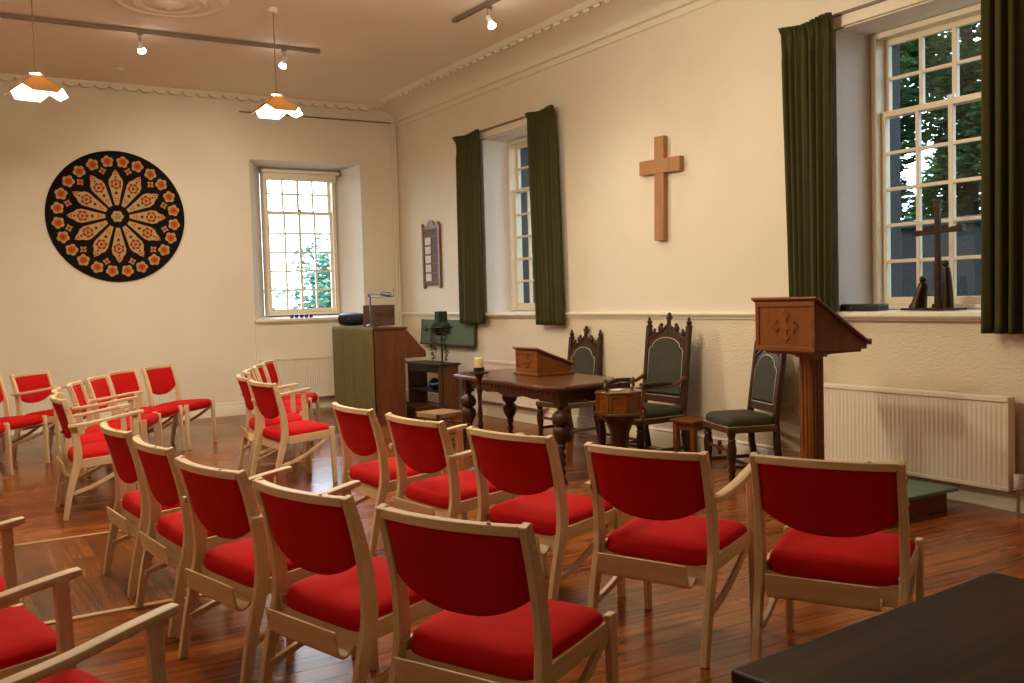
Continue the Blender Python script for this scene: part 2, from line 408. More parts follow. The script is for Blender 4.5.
# slim pipes boxed in the corner and the fine rod along the back wall
b = MB()
for px in (RW-.05, RW-.085): b.tube([(px, BW-.03, .0), (px, BW-.03, 4.1)], .014, 8, (1,0,0))
struct(b.build('trim_10', 'creamwhite'))
tag(MB().tube([(3.70,BW-.04,4.075),(5.92,BW-.04,4.075)], .010, 6).build('curtain_rod', 'rail'), 'thin brown rod fixed high on the back wall above the bright window', 'rod')
# recessed panel below the back window sill
struct(MB().box((4.62, BW-.008, .62), (1.62,.016,1.16)).box((3.83,BW-.014,.62),(.05,.028,1.2)).box((5.40,BW-.014,.62),(.05,.028,1.2)).build('trim_11', 'creamwhite', bevel=.004))
# plaster ceiling rose
pr = []
for r, z in ((.02,4.30),(.02,4.20),(.10,4.21),(.14,4.235),(.2,4.24),(.24,4.255),(.27,4.24),(.31,4.24),(.34,4.262),(.42,4.27),(.46,4.255),(.50,4.265),(.53,4.30)): pr.append((r, z))
struct(MB().lathe(pr, (2.02, 9.10, 0), 48).build('trim_12', 'ceiling', angle=25))

# ------------------------------------------------------------------ windows
def window(idx, P, s0, s1, z0, z1, d, blind=False):
    """box sash, P(s,z,d); s runs along the wall, frame outer rect s0..s1, z0..z1 at depth d"""
    def bx(b, a, c, e, f, d0, d1, mi=0):
        vs = [P(a,e,d0),P(c,e,d0),P(c,f,d0),P(a,f,d0),P(a,e,d1),P(c,e,d1),P(c,f,d1),P(a,f,d1)]
        b.add(vs, [(3,2,1,0),(4,5,6,7),(0,1,5,4),(1,2,6,5),(2,3,7,6),(3,0,4,7)], mi)
    fr = MB(); w = .050
    for a, c, e, f in ((s0,s0+w,z0,z1),(s1-w,s1,z0,z1),(s0+w,s1-w,z1-.045,z1),(s0+w,s1-w,z0,z0+.03)): bx(fr, a, c, e, f, d-.04, d+.12)
    for a, c in ((s0+w-.012,s0+w+.006),(s1-w-.006,s1-w+.012)): bx(fr, a, c, z0+.03, z1-.045, d-.052, d-.04)
    root = struct(fr.build('window_%d' % idx, 'sash', bevel=.004))
    a, c = s0+w, s1-w; zb, zt = z0+.03, z1-.045; zm = zb+(zt-zb)*.73
    for nm, e, f, rows, dd in (('lower_sash', zb, zm, 5, d+.015), ('upper_sash', zm-.045, zt, 2, d+.065)):
        s = MB(); st = .036; br = .05 if nm == 'lower_sash' else .045
        bot = .06 if nm == 'lower_sash' else .045
        bx(s, a, a+st, e, f, dd, dd+.042); bx(s, c-st, c, e, f, dd, dd+.042)
        bx(s, a+st, c-st, e, e+bot, dd, dd+.042); bx(s, a+st, c-st, f-.045, f, dd, dd+.042)
        gl, gr, gb, gt = a+st, c-st, e+bot, f-.045
        for k in (1,2,3):
            hw = .019 if k == 2 else .014; x = gl+(gr-gl)*k/4; bx(s, x-hw, x+hw, gb, gt, dd+.002, dd+.04)
        for k in range(1, rows):
            z = gb+(gt-gb)*k/rows; bx(s, gl, gr, z-.013, z+.013, dd+.003, dd+.039)
        so = s.build(nm, 'sash', root, bevel=.003)
        g = MB(); bx(g, gl, gr, gb, gt, dd+.018, dd+.022); g.build('glass_pane', 'glass', so, flat=True)
        if nm == 'lower_sash':
            k = MB(); mid = (a+c)/2; bx(k, mid-.03, mid+.03, f-.002, f+.03, dd+.005, dd+.03); k.build('sash_catch', 'chrome', so, bevel=.004)
    return root
PR = lambda s,z,d: (RW+d, s, z)
PB = lambda s,z,d: (s, BW+d, z)
w2 = window(2, PR, 3.63, 4.90, 1.32, 3.44, .35)
w3 = window(3, PR, 9.06, 10.33, 1.32, 3.44, .35)
w1 = window(1, PB, 4.09, 5.15, 1.32, 3.38, .34)
def sill(parent, y0, y1):
    pr = [(-.34,.0),(.03,0),(.034,.012),(.055,.02),(.065,.035),(.062,.055),(.05,.066),(-.34,.066)]
    MB().prism(pr, (RW,y0,ZD-.005), (-1,0,0), (0,0,1), (0,y1-y0,0), 1).build('sill', 'creamwhite', parent, angle=30)
sill(w2, 3.58, 5.02); sill(w3, 9.0, 10.44)
pr = [(-.33,.0),(.03,0),(.034,.012),(.055,.02),(.065,.035),(.062,.055),(.05,.066),(-.33,.066)]
MB().prism(pr, (3.80,BW,1.215), (0,-1,0), (0,0,1), (1.64,0,0), 1).build('sill', 'creamwhite', w1, angle=30)
# roller blind
t = thing('roller_blind', 'rolled-up cream roller blind at the top of the bright back window', 'blind', (4.62, BW+.25, 3.34))
MB().tube([(-.57,0,0),(.57,0,0)], .024, 12, (0,0,1)).build('roller', 'sash', t)
MB().box((0,.015,-.062),(1.06,.004,.115)).box((0,.015,-.118),(1.06,.012,.016)).build('fabric', 'creamwhite', t)
MB().box((-.58,0,0.01),(.02,.07,.09)).box((.58,0,.01),(.02,.07,.09)).build('bracket', 'rail', t)
# stone outer jambs beyond the sashes
k = 13
for y0, y1 in ((3.63,4.90),(9.06,10.33)):
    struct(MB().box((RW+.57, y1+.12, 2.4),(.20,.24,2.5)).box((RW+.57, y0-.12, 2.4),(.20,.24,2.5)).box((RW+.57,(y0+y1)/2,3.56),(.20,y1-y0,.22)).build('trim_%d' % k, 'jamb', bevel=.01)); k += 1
# curtain battens
for nm, y0, y1, lab in (('w', 3.45, 5.0, 'cream curtain batten over the window with the bronze sculpture'), ('m', 8.9, 10.45, 'cream curtain batten over the window behind the table')):
    t = thing('curtain_batten', lab, 'curtain rail', (RW, (y0+y1)/2, 3.47))
    MB().box((-.016,0,.045),(.032,y1-y0,.10)).build('board', 'creamwhite', t, bevel=.004)
    MB().box((-.04,0,.088),(.018,y1-y0,.022)).build('track', 'rail', t, bevel=.003)

def curtain(y0t, y1t, y0b, y1b, label, seed, zt=3.55, zb=1.17):
    rnd = random.Random(seed); ph = [rnd.random()*6 for _ in range(4)]; nf = rnd.choice([6,7])
    loc = (RW-.11, (y0t+y1t)/2, zb)
    def fn(u, v):
        z = v*(zt-zb)
        y0 = y0b+(y0t-y0b)*min(1, v*1.05); y1 = y1b+(y1t-y1b)*min(1, v*1.05)
        y = y0+(y1-y0)*u-loc[1]
        uu = u+.012*sin(9*u+ph[0])
        f = sin(2*PI*nf*uu+ph[1]+.5*sin(v*2+ph[2]))
        amp = .030*(1-.35*v)+.004
        x = amp*f+.007*sin(2*PI*nf*2.3*uu+ph[3])
        hd = (zt-zb-z)
        if hd < .14:                     # gathered heading: finer pleats, flared frill on top
            k = 1-hd/.14; x = x*(1-k)+(.018*sin(2*PI*nf*2.6*uu+ph[1])-.035*max(0, k-.55)*2)*k
            y *= 1+.05*max(0, k-.6)
            z += .012*sin(7*u+ph[0])*k
        elif hd < .26: x *= .7
        y += .010*cos(2*PI*nf*uu+ph[1])*(1-v*.5)
        return (x, y, z)
    o = MB().grid(fn, 110, 46).build('curtain', 'curtain', solid=.004, angle=180)
    o.location = loc; return tag(o, label, 'curtain', 'olive green curtains')
curtain(4.90,5.40,4.92,5.34, 'olive curtain left of the sculpture window, rising behind the lectern', 1)
curtain(3.12,3.72,3.14,3.72, 'olive curtain at the right edge of the sculpture window', 2)
curtain(10.26,10.92,10.28,10.96, 'olive curtain beside the small hymn board', 3)
curtain(8.64,9.17,8.60,9.10, 'olive curtain hanging between the middle window and the wooden cross', 4)

# ------------------------------------------------------------------ radiators
def radiator(label, loc, rotz, L, z0, z1, valve=False):
    """front faces local -y ... built along local x, front towards +y"""
    t = thing('radiator', label, 'radiator', loc, rotz)
    n = int(L/.034); b = MB(); zz0, zz1 = z0+.03, z1-.035
    def fn(u, v):
        x = -L/2+L*u; k = (u*n) % 1
        dep = .0 if .22 < k < .78 else -.0045
        e = min(1, min(v, 1-v)*22)
        return (x, .045+dep*e, zz0+(zz1-zz0)*v)
    b.grid(fn, n*6+1, 8)
    b.box((0,.02,(zz0+zz1)/2),(L,.03,zz1-zz0))
    b.build('panel', 'radiator', t, angle=60)
    MB().box((0,.012,z1-.018),(L+.01,.085,.036)).build('top_grille', 'radiator', t, bevel=.006)
    MB().box((0,.03,z0+.016),(L,.034,.032)).build('bottom_rail', 'radiator', t, bevel=.006)
    for x in (-L/2-.004, L/2+.004): MB().box((x,.012,(z0+z1)/2),(.008,.08,z1-z0-.02)).build('end_panel', 'radiator', t, bevel=.002)
    br = MB()
    for x in (-L*.38, L*.38): br.box((x,-.045,(z0+z1)/2),(.04,.05,.3))
    br.build('bracket', 'rail', t)
    return t
t = radiator('long white radiator under the window with the sculpture, behind the lectern', (RW-.075, 4.33, 0), PI/2, 1.56, .145, .76)
v = MB().lathe([(.012,0),(.012,.13),(.02,.14),(.02,.17)], (-.83,.01,0), 12).build('valve_pipe', 'chrome', t)
MB().lathe([(.02,.17),(.028,.18),(.03,.25),(.026,.262)], (-.83,.01,0), 14).build('valve_head', 'valve', t)
MB().tube([(-.78,.01,.16),(-.83,.01,.16)], .011, 8, (0,0,1)).build('valve_union', 'chrome', t)
radiator('white radiator under the middle window, half hidden by the communion table', (RW-.075, 9.80, 0), PI/2, 1.5, .20, .72)
radiator('cream radiator under the bright back window', (4.52, BW-.10, 0), PI, 1.40, .17, .745)

# ------------------------------------------------------------------ red chairs
GROUP = 'red upholstered beech chairs'
W2 = .268
def back_x(z): 
    pts = [(0,-.315),(.2,-.275),(.40,-.222),(.50,-.215),(.62,-.228),(.75,-.258),(.86,-.292)]
    for (a,x0),(c,x1) in zip(pts, pts[1:]):
        if z <= c: return x0+(x1-x0)*(z-a)/(c-a)
    return pts[-1][1]
def make_chair(arms, holder):
    t = thing('upholstered_chair', 'x', 'chair', (0,0,0), 0, GROUP)
    for s in (1,-1):
        pts = smooth([(back_x(z), s*W2, z) for z in (0,.2,.4,.5,.62,.75,.86)], 3)
        scl = []
        for p in pts:
            z = p.z; k = .034+.022*max(0, 1-abs(z-.45)/.45); scl.append((1, k/.05))
        lg = MB().sweep(pts, rect(.030,.05), (0,1,0), scl).build('leg', 'beechz', t, bevel=.004)
        for z in (.70,.79):
            MB().lathe([(.010,0),(.011,.003),(.006,.006)], (back_x(z), s*(W2+.0145), z), 10, 0, Matrix.Rotation(-s*PI/2, 3, 'X')).build('bolt_cap', 'beechx', lg)
        top = .725 if arms else .468
        MB().sweep([(.205, s*(W2-.003), 0),(.197, s*(W2-.003), .25),(.19, s*(W2-.003), .45),(.182, s*(W2-.003), top)] if arms else [(.205, s*(W2-.003), 0),(.19, s*(W2-.003), top)],
                   rect(.028,.042), (0,1,0), [(1,.85),(1,1),(1,1),(1,.95)] if arms else [(1,.85),(1,1)]).build('leg', 'beechz', t, bevel=.004)
        MB().sweep([(-.225, s*(W2-.012), .385),(.185, s*(W2-.012), .415)], rect(.02,.062), (0,1,0)).build('side_rail', 'beechx', t, bevel=.003)
        br = [(-.282+.468*u, s*(W2-.016), .175+.225*u-.035*sin(PI*u)) for u in [i/10 for i in range(11)]]
        MB().sweep(br, rect(.022,.026), (0,1,0)).build('brace', 'beechx', t, bevel=.003)
        if arms:
            pts = smooth([(-.272, s*(W2+.026), .668),(-.20, s*(W2+.030), .672),(-.05, s*(W2+.028), .690),(.10, s*(W2+.016), .714),(.24, s*(W2+.004), .733)], 4)
            MB().sweep(pts, rrect(.046,.026,.3,2), (0,1,0), [(.72,1)]+[(.8+.2*min(1,i/6),1) for i in range(1,len(pts)-1)]+[(.86,.85)]).build('armrest', 'beechx', t)
    MB().box((.187,0,.415),(.022,2*W2-.05,.055)).build('front_rail', 'beechy', t, bevel=.003)
    MB().box((-.214,0,.342),(.018,2*W2-.03,.084)).build('rear_rail', 'beechy', t, bevel=.003)
    # curved top rail
    n = 16; pts = [(back_x(.84)-.006-.036*(1-(2*i/n-1)**2), (2*i/n-1)*(W2-.012), .842) for i in range(n+1)]
    tr = MB().sweep(pts, rect(.030,.036), (0,0,1)).build('top_rail', 'beechy', t, bevel=.003)
    MB().lathe([(.007,.8595),(.006,.8612)], (back_x(.86)-.030, -.165, 0), 10).build('plug', 'gapline', tr)
    # back pad: dished cloth panel with a curved lower edge
    def pad(u, v):
        # u around thickness (closed), v across
        s = 2*v-1; y = s*(W2-.016); ztop = .828; zbot = .632-.080*(1-abs(s)**2.4)
        a = 2*PI*u; e = (max(0,1-abs(s)**10))**.5
        cz = cos(a); cxx = sin(a)
        zz = (ztop+zbot)/2+(ztop-zbot)/2*math.copysign(abs(cz)**.32, cz)
        th = .017*math.copysign(abs(cxx)**.5, cxx)*(.35+.65*e)
        xc = back_x(zz)-.006-.036*(1-s*s)*min(1,.55+.45*(zz-.55)/.3)
        return (xc+th, y, zz)
    m = MB(); nu, nv = 28, 25; m.grid(pad, nu, nv, 0, True)
    m.f.append(tuple(range(nu))); m.m.append(0); m.f.append(tuple((nv-1)*nu+i for i in range(nu))); m.m.append(0)
    m.build('backrest', 'red', t, angle=70)
    # seat pad
    def ring(sc_, z, dz=.0, nn=48):
        out = []
        for k in range(nn):
            a = 2*PI*k/nn; ca, sa = cos(a), sin(a)
            x = .222*math.copysign(abs(ca)**.24, ca)*sc_-.011; y = (W2-.010)*math.copysign(abs(sa)**.24, sa)*sc_
            if x < 0: y *= 1-.04*(-x/.22)
            out.append((x, y, z+.055*x+dz*(0)))
        return out
    m = MB(); rings = [ring(.95,.384), ring(1.0,.394), ring(1.01,.420), ring(.985,.450), ring(.92,.466), ring(.75,.477), ring(.4,.483), ring(.08,.484)]
    nn = 48; vs = [p for r in rings for p in r]; fs = []
    for i in range(len(rings)-1):
        for k in range(nn): fs.append((i*nn+k, i*nn+(k+1) % nn, (i+1)*nn+(k+1) % nn, (i+1)*nn+k))
    fs.append(tuple(range(nn))[::-1]); fs.append(tuple((len(rings)-1)*nn+k for k in range(nn)))
    m.add(vs, fs); m.build('seat', 'red', t, angle=70)
    if holder:
        prof = smooth([(-.222,0,.325),(-.250,0,.303),(-.270,0,.298),(-.286,0,.306),(-.293,0,.325),(-.304,0,.394)], 4)
        MB().sweep([(p.x,.018,p.z) for p in prof], rect(.42,.009), (0,1,0)).build('book_holder', 'beechy', t, bevel=.002)
    return t
def placed(mx, my, deg):
    a = math.radians(deg); return (mx+.285*cos(a), my+.285*sin(a), 0), a
protos = {}
used = set()
def chair(kind, mx, my, deg, label, centre=False):
    loc, a = placed(mx, my, deg)
    if centre: loc = (mx, my, 0)
    if kind not in protos: protos[kind] = make_chair(*kind)
    if kind not in used:
        used.add(kind); r = protos[kind]; r.location = loc; r.rotation_euler = (0,0,a); r['label'] = label; return r
    return dup(protos[kind], loc, a, label)
N_, Ar, P0 = (False,True), (True,True), (False,False)
# front row facing the table, from the far end to the near end
chair(P0, 2.188,5.457, 2, 'armless red chair in front of the green-draped organ, far end of its row')
chair(Ar, 2.227,4.674, 6, 'red armchair with pale wooden arms, beside the row-end chair before the organ')
chair(N_, 2.329,3.856, 13, 'armless red chair directly in front of the communion table')
chair(Ar, 2.502,3.062, 22, 'red armchair in front of the oak font, next to the chair before the lectern')
chair(N_, 2.855,2.43, 28, 'armless red chair in front of the lectern, beside the dark table')
# second row
chair(N_, 1.293,2.487, 24, 'large nearest red chair with its whole back to the camera, short front posts')
chair(N_, 1.078,3.187, 15, 'armless red chair with daylight on its top rail, left of the nearest chair')
chair(Ar, .945,3.907, 12, 'red armchair with both arms showing behind its back, in the second row')
chair(N_, .884,4.722, 5, 'armless red chair second from the far end of the second row')
chair(N_, .84,5.468, 4, 'armless red chair at the far end of the second row')
# nearest row at the left edge
chair(Ar, .195,2.69, 17, 'cropped red armchair in the bottom left corner, nearest arm in front', True)
chair(N_, .08,3.44, 10, 'cropped armless red seat between two armchairs at the left edge', True)
chair(Ar, .0,4.14, 6, 'red armchair at the left edge, only one arm end showing', True)
# cluster before the back-wall radiator
chair(P0, 2.32,7.72, 3, 'armless red chair at the near end of the cluster by the cream radiator')
chair(Ar, 2.38,8.47, -8, 'red armchair behind the end chair of the cluster by the cream radiator')
chair(N_, 2.62,9.12, -18, 'armless red chair third in the cluster by the cream radiator')
chair(N_, 2.90,9.75, -23, 'armless red chair fourth in the cluster by the cream radiator')
chair(N_, 3.18,10.34, -28, 'armless red chair farthest in the cluster, closest to the cream radiator')
# curved row on the left
chair(Ar, .80,7.66, 0, 'red armchair seen side-on, near end of the curved row on the left')
chair(N_, .87,8.30, -5, 'armless red chair just behind the side-on armchair on the left')
chair(Ar, 1.06,8.96, -15, 'red armchair in the middle of the curved row, long arms to the right')
chair(N_, 1.32,9.58, -25, 'armless red chair between the long-armed chair and the two end chairs')
chair(N_, 1.65,10.28, -38, 'armless red chair second from the wall end of the curved row')
chair(N_, 2.09,10.72, -43, 'armless red chair at the wall end of the curved row, left of the open floor')
# outer row by the back wall
chair(Ar, 0.87,10.86, -42, 'red armchair against the back wall below the round hanging')
chair(N_, .40,10.42, -42, 'cropped armless red chair at the left edge, next to the armchair below the round hanging')
chair(N_, .04,9.88, -40, 'red chair at the far left edge with only its seat front showing')

# ------------------------------------------------------------------ communion table
def poly_off(poly, d):
    n = len(poly); cx = sum(p[0] for p in poly)/n; cy = sum(p[1] for p in poly)/n
    out = []
    for x, y in poly:
        r = math.hypot(x-cx, y-cy); out.append((cx+(x-cx)*(1-d/r), cy+(y-cy)*(1-d/r)))
    return out
TC = (4.56, 7.02)
tp = [(4.07,6.22),(4.19,6.07),(4.62,6.12),(4.97,6.44),(5.03,7.72),(4.88,8.02),(4.34,8.03),(4.16,7.86)]
tp = [(x-TC[0], y-TC[1]) for x, y in tp]
t = thing('communion_table', 'dark carved oak communion table with bulbous turned legs', 'table', (TC[0], TC[1], 0))
m = MB(); m.prism(poly_off(tp,.02), (0,0,.752), (1,0,0), (0,1,0), (0,0,1), .012); m.prism(tp, (0,0,.764), (1,0,0), (0,1,0), (0,0,1), .018); m.prism(poly_off(tp,.012), (0,0,.782), (1,0,0), (0,1,0), (0,0,1), .008)
m.build('tabletop', 'oaky', t, bevel=.004)
corners = [(-.33,-.82),(.36,-.74),(.22,.86),(-.25,.83)]
ap = MB()
for i in range(4):
    a, c = Vector((*corners[i],0)), Vector((*corners[(i+1)%4],0)); d = (c-a); L = d.length; d.normalize(); nrm = Vector((d.y,-d.x,0))
    poly = [(0,.755),(L,.755)]+[(L-L*k/40, .645+.012*abs(sin(PI*4*k/40))-(.012 if 15<k<25 else 0)) for k in range(41)]
    ap.prism(poly, a-nrm*.012, d, (0,0,1), nrm, .024)
    q = .05
    while q < L-.04:
        ap.prism([(.018*cos(2*PI*k/8), .018*sin(2*PI*k/8)) for k in range(8)], a+d*q+nrm*.012+Vector((0,0,.71)), d, (0,0,1), nrm, .008, 0, .6); q += .075
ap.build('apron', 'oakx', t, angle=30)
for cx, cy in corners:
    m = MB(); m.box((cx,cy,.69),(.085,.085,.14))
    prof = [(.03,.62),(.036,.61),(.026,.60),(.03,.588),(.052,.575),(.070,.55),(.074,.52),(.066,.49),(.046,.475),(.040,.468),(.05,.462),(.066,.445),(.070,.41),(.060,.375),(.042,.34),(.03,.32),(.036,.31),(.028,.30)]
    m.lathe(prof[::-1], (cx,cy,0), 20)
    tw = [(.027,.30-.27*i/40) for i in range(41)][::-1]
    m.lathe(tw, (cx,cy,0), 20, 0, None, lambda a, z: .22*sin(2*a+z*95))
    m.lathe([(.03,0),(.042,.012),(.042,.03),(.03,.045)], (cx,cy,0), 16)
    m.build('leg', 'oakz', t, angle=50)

# quatrefoil-ended cross carving
def quatrefoil(m, O, U, V, N, r, t_):
    m.prism(rect(r*.34, r*1.5), O, U, V, N, t_); m.prism(rect(r*1.5, r*.34), O, U, V, N, t_*1.02)
    O, U, V, N = Vector(O), Vector(U), Vector(V), Vector(N)
    for a, bb in ((1,0),(-1,0),(0,1),(0,-1)):
        for du, dv in ((0,.0),(.2,-.20),(-.2,-.20)):
            cu = a*r*(.82+dv) + (-bb)*r*du; cv = bb*r*(.82+dv) + a*r*du
            m.prism([(r*.17*cos(2*PI*k/10), r*.17*sin(2*PI*k/10)) for k in range(10)], O+U*cu+V*cv, U, V, N, t_*(1+.1*dv), 0, .75)
def book_desk(t, W, D, hb, hf, base, mats, feet):
    """reading desk: tall back towards local -x, slope falls towards +x"""
    m = MB(); m.prism([(0,0),(D,0),(D,hf),(0,hb)], (-D/2,-W/2,base), (1,0,0), (0,0,1), (0,1,0), W); m.build('desk_box', mats[0], t, bevel=.004)
    ang = math.atan2(hf-hb, D); L = math.hypot(D, hb-hf)+.05
    R = Matrix.Rotation(-ang, 3, 'Y')
    s = MB(); s.box((0+.0,0,base+(hb+hf)/2+.010),(L,W+.045,.018),R)
    s.build('sloping_top', mats[1], t, bevel=.004)
    MB().box((D/2+.012,0,base+hf+.016),(.018,W+.045,.03),R).build('book_ledge', mats[1], t, bevel=.003)
    f = MB(); e = .032; x = -D/2-.004
    for c_, d_ in (((x,0,base+hb-e/2-.004),(.010,W,e)),((x,0,base+e/2),(.010,W,e)),((x,-W/2+e/2,base+hb/2),(.0085,e,hb-2*e-.004)),((x,W/2-e/2,base+hb/2),(.0085,e,hb-2*e-.004))): f.box(c_, d_)
    f.build('panel_frame', mats[1], t, bevel=.003)
    q = MB(); quatrefoil(q, (-D/2-.0005,0,base+hb*.5), (0,-1,0), (0,0,1), (-1,0,0), hb*.36, .007); q.build('carved_cross', mats[0], t, angle=30)
t = thing('table_lectern', 'small oak reading desk with a carved cross on the communion table', 'book stand', (4.72,7.17,.79))
book_desk(t, .36, .36, .20, .06, .028, ('midy','midy'), None)
MB().box((0,0,.014),(.40,.40,.028)).build('plinth', 'midy', t, bevel=.006)
# standing lectern on its carpeted platform
t = thing('carpeted_platform', 'low wooden platform topped with sage green carpet, under the lectern', 'platform', (5.32,4.27,0))
MB().box((-.02,0,.062),(.84,.82,.124)).build('base', 'midx', t, bevel=.003)
MB().box((0,0,.137),(.94,.90,.026)).build('carpet_top', 'carpet', t, bevel=.008)
t = thing('lectern', 'tall varnished oak lectern with a carved cross on its front', 'lectern', (5.08,4.43,.150))
base = .936
book_desk(t, .51, .50, .33, .035, base, ('midz','midy'), None)
MB().prism(rect(.46,.42), (0.02,0,base-.022), (1,0,0), (0,1,0), (0,0,1), .022).build('collar', 'midy', t, bevel=.004)
m = MB()
m.box((0,0,.465),(.112,.112,.87))
for k in (-1,0,1):
    m.box((-.057,k*.033,.45),(.008,.022,.83)); m.box((k*.033,-.057,.45),(.022,.008,.83)); m.box((.057,k*.033,.45),(.008,.022,.83)); m.box((k*.033,.057,.45),(.022,.008,.83))
m.box((0,0,.895),(.15,.15,.02)); m.box((0,0,.908),(.18,.18,.018)); m.build('post', 'midz', t, bevel=.003)
MB().box((0,0,.02),(.40,.40,.04)).box((0,0,.055),(.24,.24,.03)).build('foot', 'midx', t, bevel=.006)

# ------------------------------------------------------------------ carved gothic chairs (local: faces +x)
def gothic(label, loc, rotz, W, seat_h, D, top, arms=False):
    t = thing('gothic_chair', label, 'chair', loc, rotz, 'carved gothic chairs with green seats')
    hw = W/2; xb = -D/2; lean = .10
    def bxz(z): return xb-lean*(z-seat_h)/(top-seat_h) if z > seat_h else xb+.02*(seat_h-z)/seat_h*-1
    pan0, pan1 = seat_h+.10, top-.21
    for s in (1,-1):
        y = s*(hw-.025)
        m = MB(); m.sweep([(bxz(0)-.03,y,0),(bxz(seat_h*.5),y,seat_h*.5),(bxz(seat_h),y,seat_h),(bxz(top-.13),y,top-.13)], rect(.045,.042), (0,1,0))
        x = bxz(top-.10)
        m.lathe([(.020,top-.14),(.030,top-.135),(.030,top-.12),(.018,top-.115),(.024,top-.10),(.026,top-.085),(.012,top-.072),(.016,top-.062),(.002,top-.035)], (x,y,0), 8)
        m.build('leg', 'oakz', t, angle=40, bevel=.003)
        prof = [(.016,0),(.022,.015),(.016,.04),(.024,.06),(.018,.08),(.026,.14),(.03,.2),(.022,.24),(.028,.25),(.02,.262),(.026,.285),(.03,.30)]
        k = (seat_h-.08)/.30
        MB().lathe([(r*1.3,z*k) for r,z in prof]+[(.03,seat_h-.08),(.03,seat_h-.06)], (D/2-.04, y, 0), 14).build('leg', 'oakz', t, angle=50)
    # seat frame with carved drop edge, cushion, piping
    m = MB(); m.box((0,0,seat_h-.06),(D,W,.05)); m.build('seat_frame', 'oakx', t, bevel=.005)
    m = MB(); nn = 40; rings = []
    for q, z in ((.98,-.035),(1.0,-.02),(1.0,.005),(.97,.025),(.86,.042),(.6,.052),(.2,.056)):
        r = []
        for k in range(nn):
            a = 2*PI*k/nn; ca, sa = cos(a), sin(a)
            r.append((D/2*.99*math.copysign(abs(ca)**.3, ca)*q, hw*.99*math.copysign(abs(sa)**.3, sa)*q, seat_h+z))
        rings.append(r)
    vs = [p for r in rings for p in r]; fs = [(i*nn+k, i*nn+(k+1)%nn, (i+1)*nn+(k+1)%nn, (i+1)*nn+k) for i in range(len(rings)-1) for k in range(nn)]
    fs += [tuple(range(nn))[::-1], tuple((len(rings)-1)*nn+k for k in range(nn))]
    m.add(vs, fs); m.build('seat', 'greenseat', t, angle=70)
    MB().sweep([( D/2-.01,-hw+.01,seat_h-.036),(D/2-.01,hw-.01,seat_h-.036)], rect(.01,.008), (0,0,1)).box((0,-hw+.008,seat_h-.036),(D-.03,.008,.01)).box((0,hw-.008,seat_h-.036),(D-.03,.008,.01)).build('piping', 'piping', t)
    # back frame: rail below, spandrels around the arch, gable crest with crockets and finial
    tilt = math.atan2(lean, top-seat_h); R = Matrix.Rotation(-tilt, 3, 'Y')
    O = Vector((xb,0,seat_h)); U = Vector((0,-1,0)); V = R @ Vector((0,0,1)); Nn = R @ Vector((1,0,0))
    H = (top-seat_h)/cos(tilt); pw = hw-.06; pt = H-.285; ph = .055
    def arch():
        pts = []
        sh = .06
        pts.append((pw, pt-sh-.005)); pts.append((pw-.02, pt-sh+.02))
        for k in range(13):
            a = PI*k/12; pts.append(((pw-.045)*cos(a), pt-.035+.09*sin(a)))
        pts.append((-pw+.02, pt-sh+.02)); pts.append((-pw, pt-sh-.005)); return pts
    ar = arch()
    outer = [(hw-.045, .075),(hw-.045, pt+.05),(.0, H-.11),(-hw+.045, pt+.05),(-hw+.045,.075)]
    m = MB()
    inner = [(pw,.12)]+ar+[(-pw,.12)]
    poly = [(hw-.045,.12),(hw-.045,pt+.055),(hw*.55,pt+.09),(hw*.26,H-.155),(0,H-.10),(-hw*.26,H-.155),(-hw*.55,pt+.09),(-hw+.045,pt+.055),(-hw+.045,.12)]+inner[::-1]
    m.prism(poly, O-Nn*.016, U, V, Nn, .03)
    m.prism([(hw-.04,.055),(hw-.04,.125),(-hw+.04,.125),(-hw+.04,.055)], O-Nn*.018, U, V, Nn, .036)
    # raised gable moulding
    for s in (1,-1):
        pl = [(s*(hw-.05),pt+.035),(s*hw*.52,pt+.075),(s*hw*.24,H-.17),(0,H-.115)]
        m.sweep([O+U*a+V*bb+Nn*.016 for a,bb in smooth([(p[0],p[1],0) for p in pl],4) for bb in [bb]] if False else [O+U*p.x+V*p.y+Nn*.016 for p in smooth([(p[0],p[1],0) for p in pl],4)], rect(.016,.016), Nn)
        for fx, fy, rr in ((.68,pt+.092,.027),(.37,H-.150,.032)):
            cpos = O+U*(s*hw*fx)+V*fy
            m.ball(cpos, rr, 8, 0, (.7,1,1.15)); m.ball(cpos+V*rr*1.1+U*(s*-.008), rr*.55, 8)
    m.ball(O+V*(H-.145), .03, 8, 0, (.6,1,1.2))
    # finial: stem, two side lobes, top lobe
    m.box(O+V*(H-.075), (.026,.03,.085), R)
    for a, bb, rr in ((.026,H-.048,.017),(-.026,H-.048,.017),(0,H-.02,.021),(0,H-.05,.020)): m.ball(O+U*a+V*bb, rr, 8, 0, (.8,1,1.05))
    m.build('back_frame', 'oakz', t, angle=35)
    pn = MB(); pn.prism([(p[0]*.985,p[1]) for p in inner], O-Nn*.012, U, V, Nn, .034, 0, .94); pn.build('back_panel', 'greenseat', t, angle=50)
    loop = [O+U*p[0]*.97+V*(p[1]-.002)+Nn*.018 for p in inner]; loop.append(loop[0])
    MB().tube(loop, .0045, 6, Nn).build('piping', 'piping', t, angle=180)
    st = MB(); zz = seat_h*.5
    for y in (-hw+.025, hw-.025): st.sweep([(xb,y,.10),(D/2-.04,y,.10)], rect(.028,.028), (0,1,0))
    st.sweep([(0,-hw+.03,.10),(0,hw-.03,.10)], rect(.028,.028), (0,0,1))
    st.sweep([(D/2-.04,-hw+.03,zz),(D/2-.04,hw-.03,zz)], rect(.022,.022), (0,0,1))
    quatrefoil(st, (D/2-.05,0,zz), (0,-1,0), (0,0,1), (1,0,0), .06, .022)
    st.build('stretcher', 'oakx', t, angle=35)
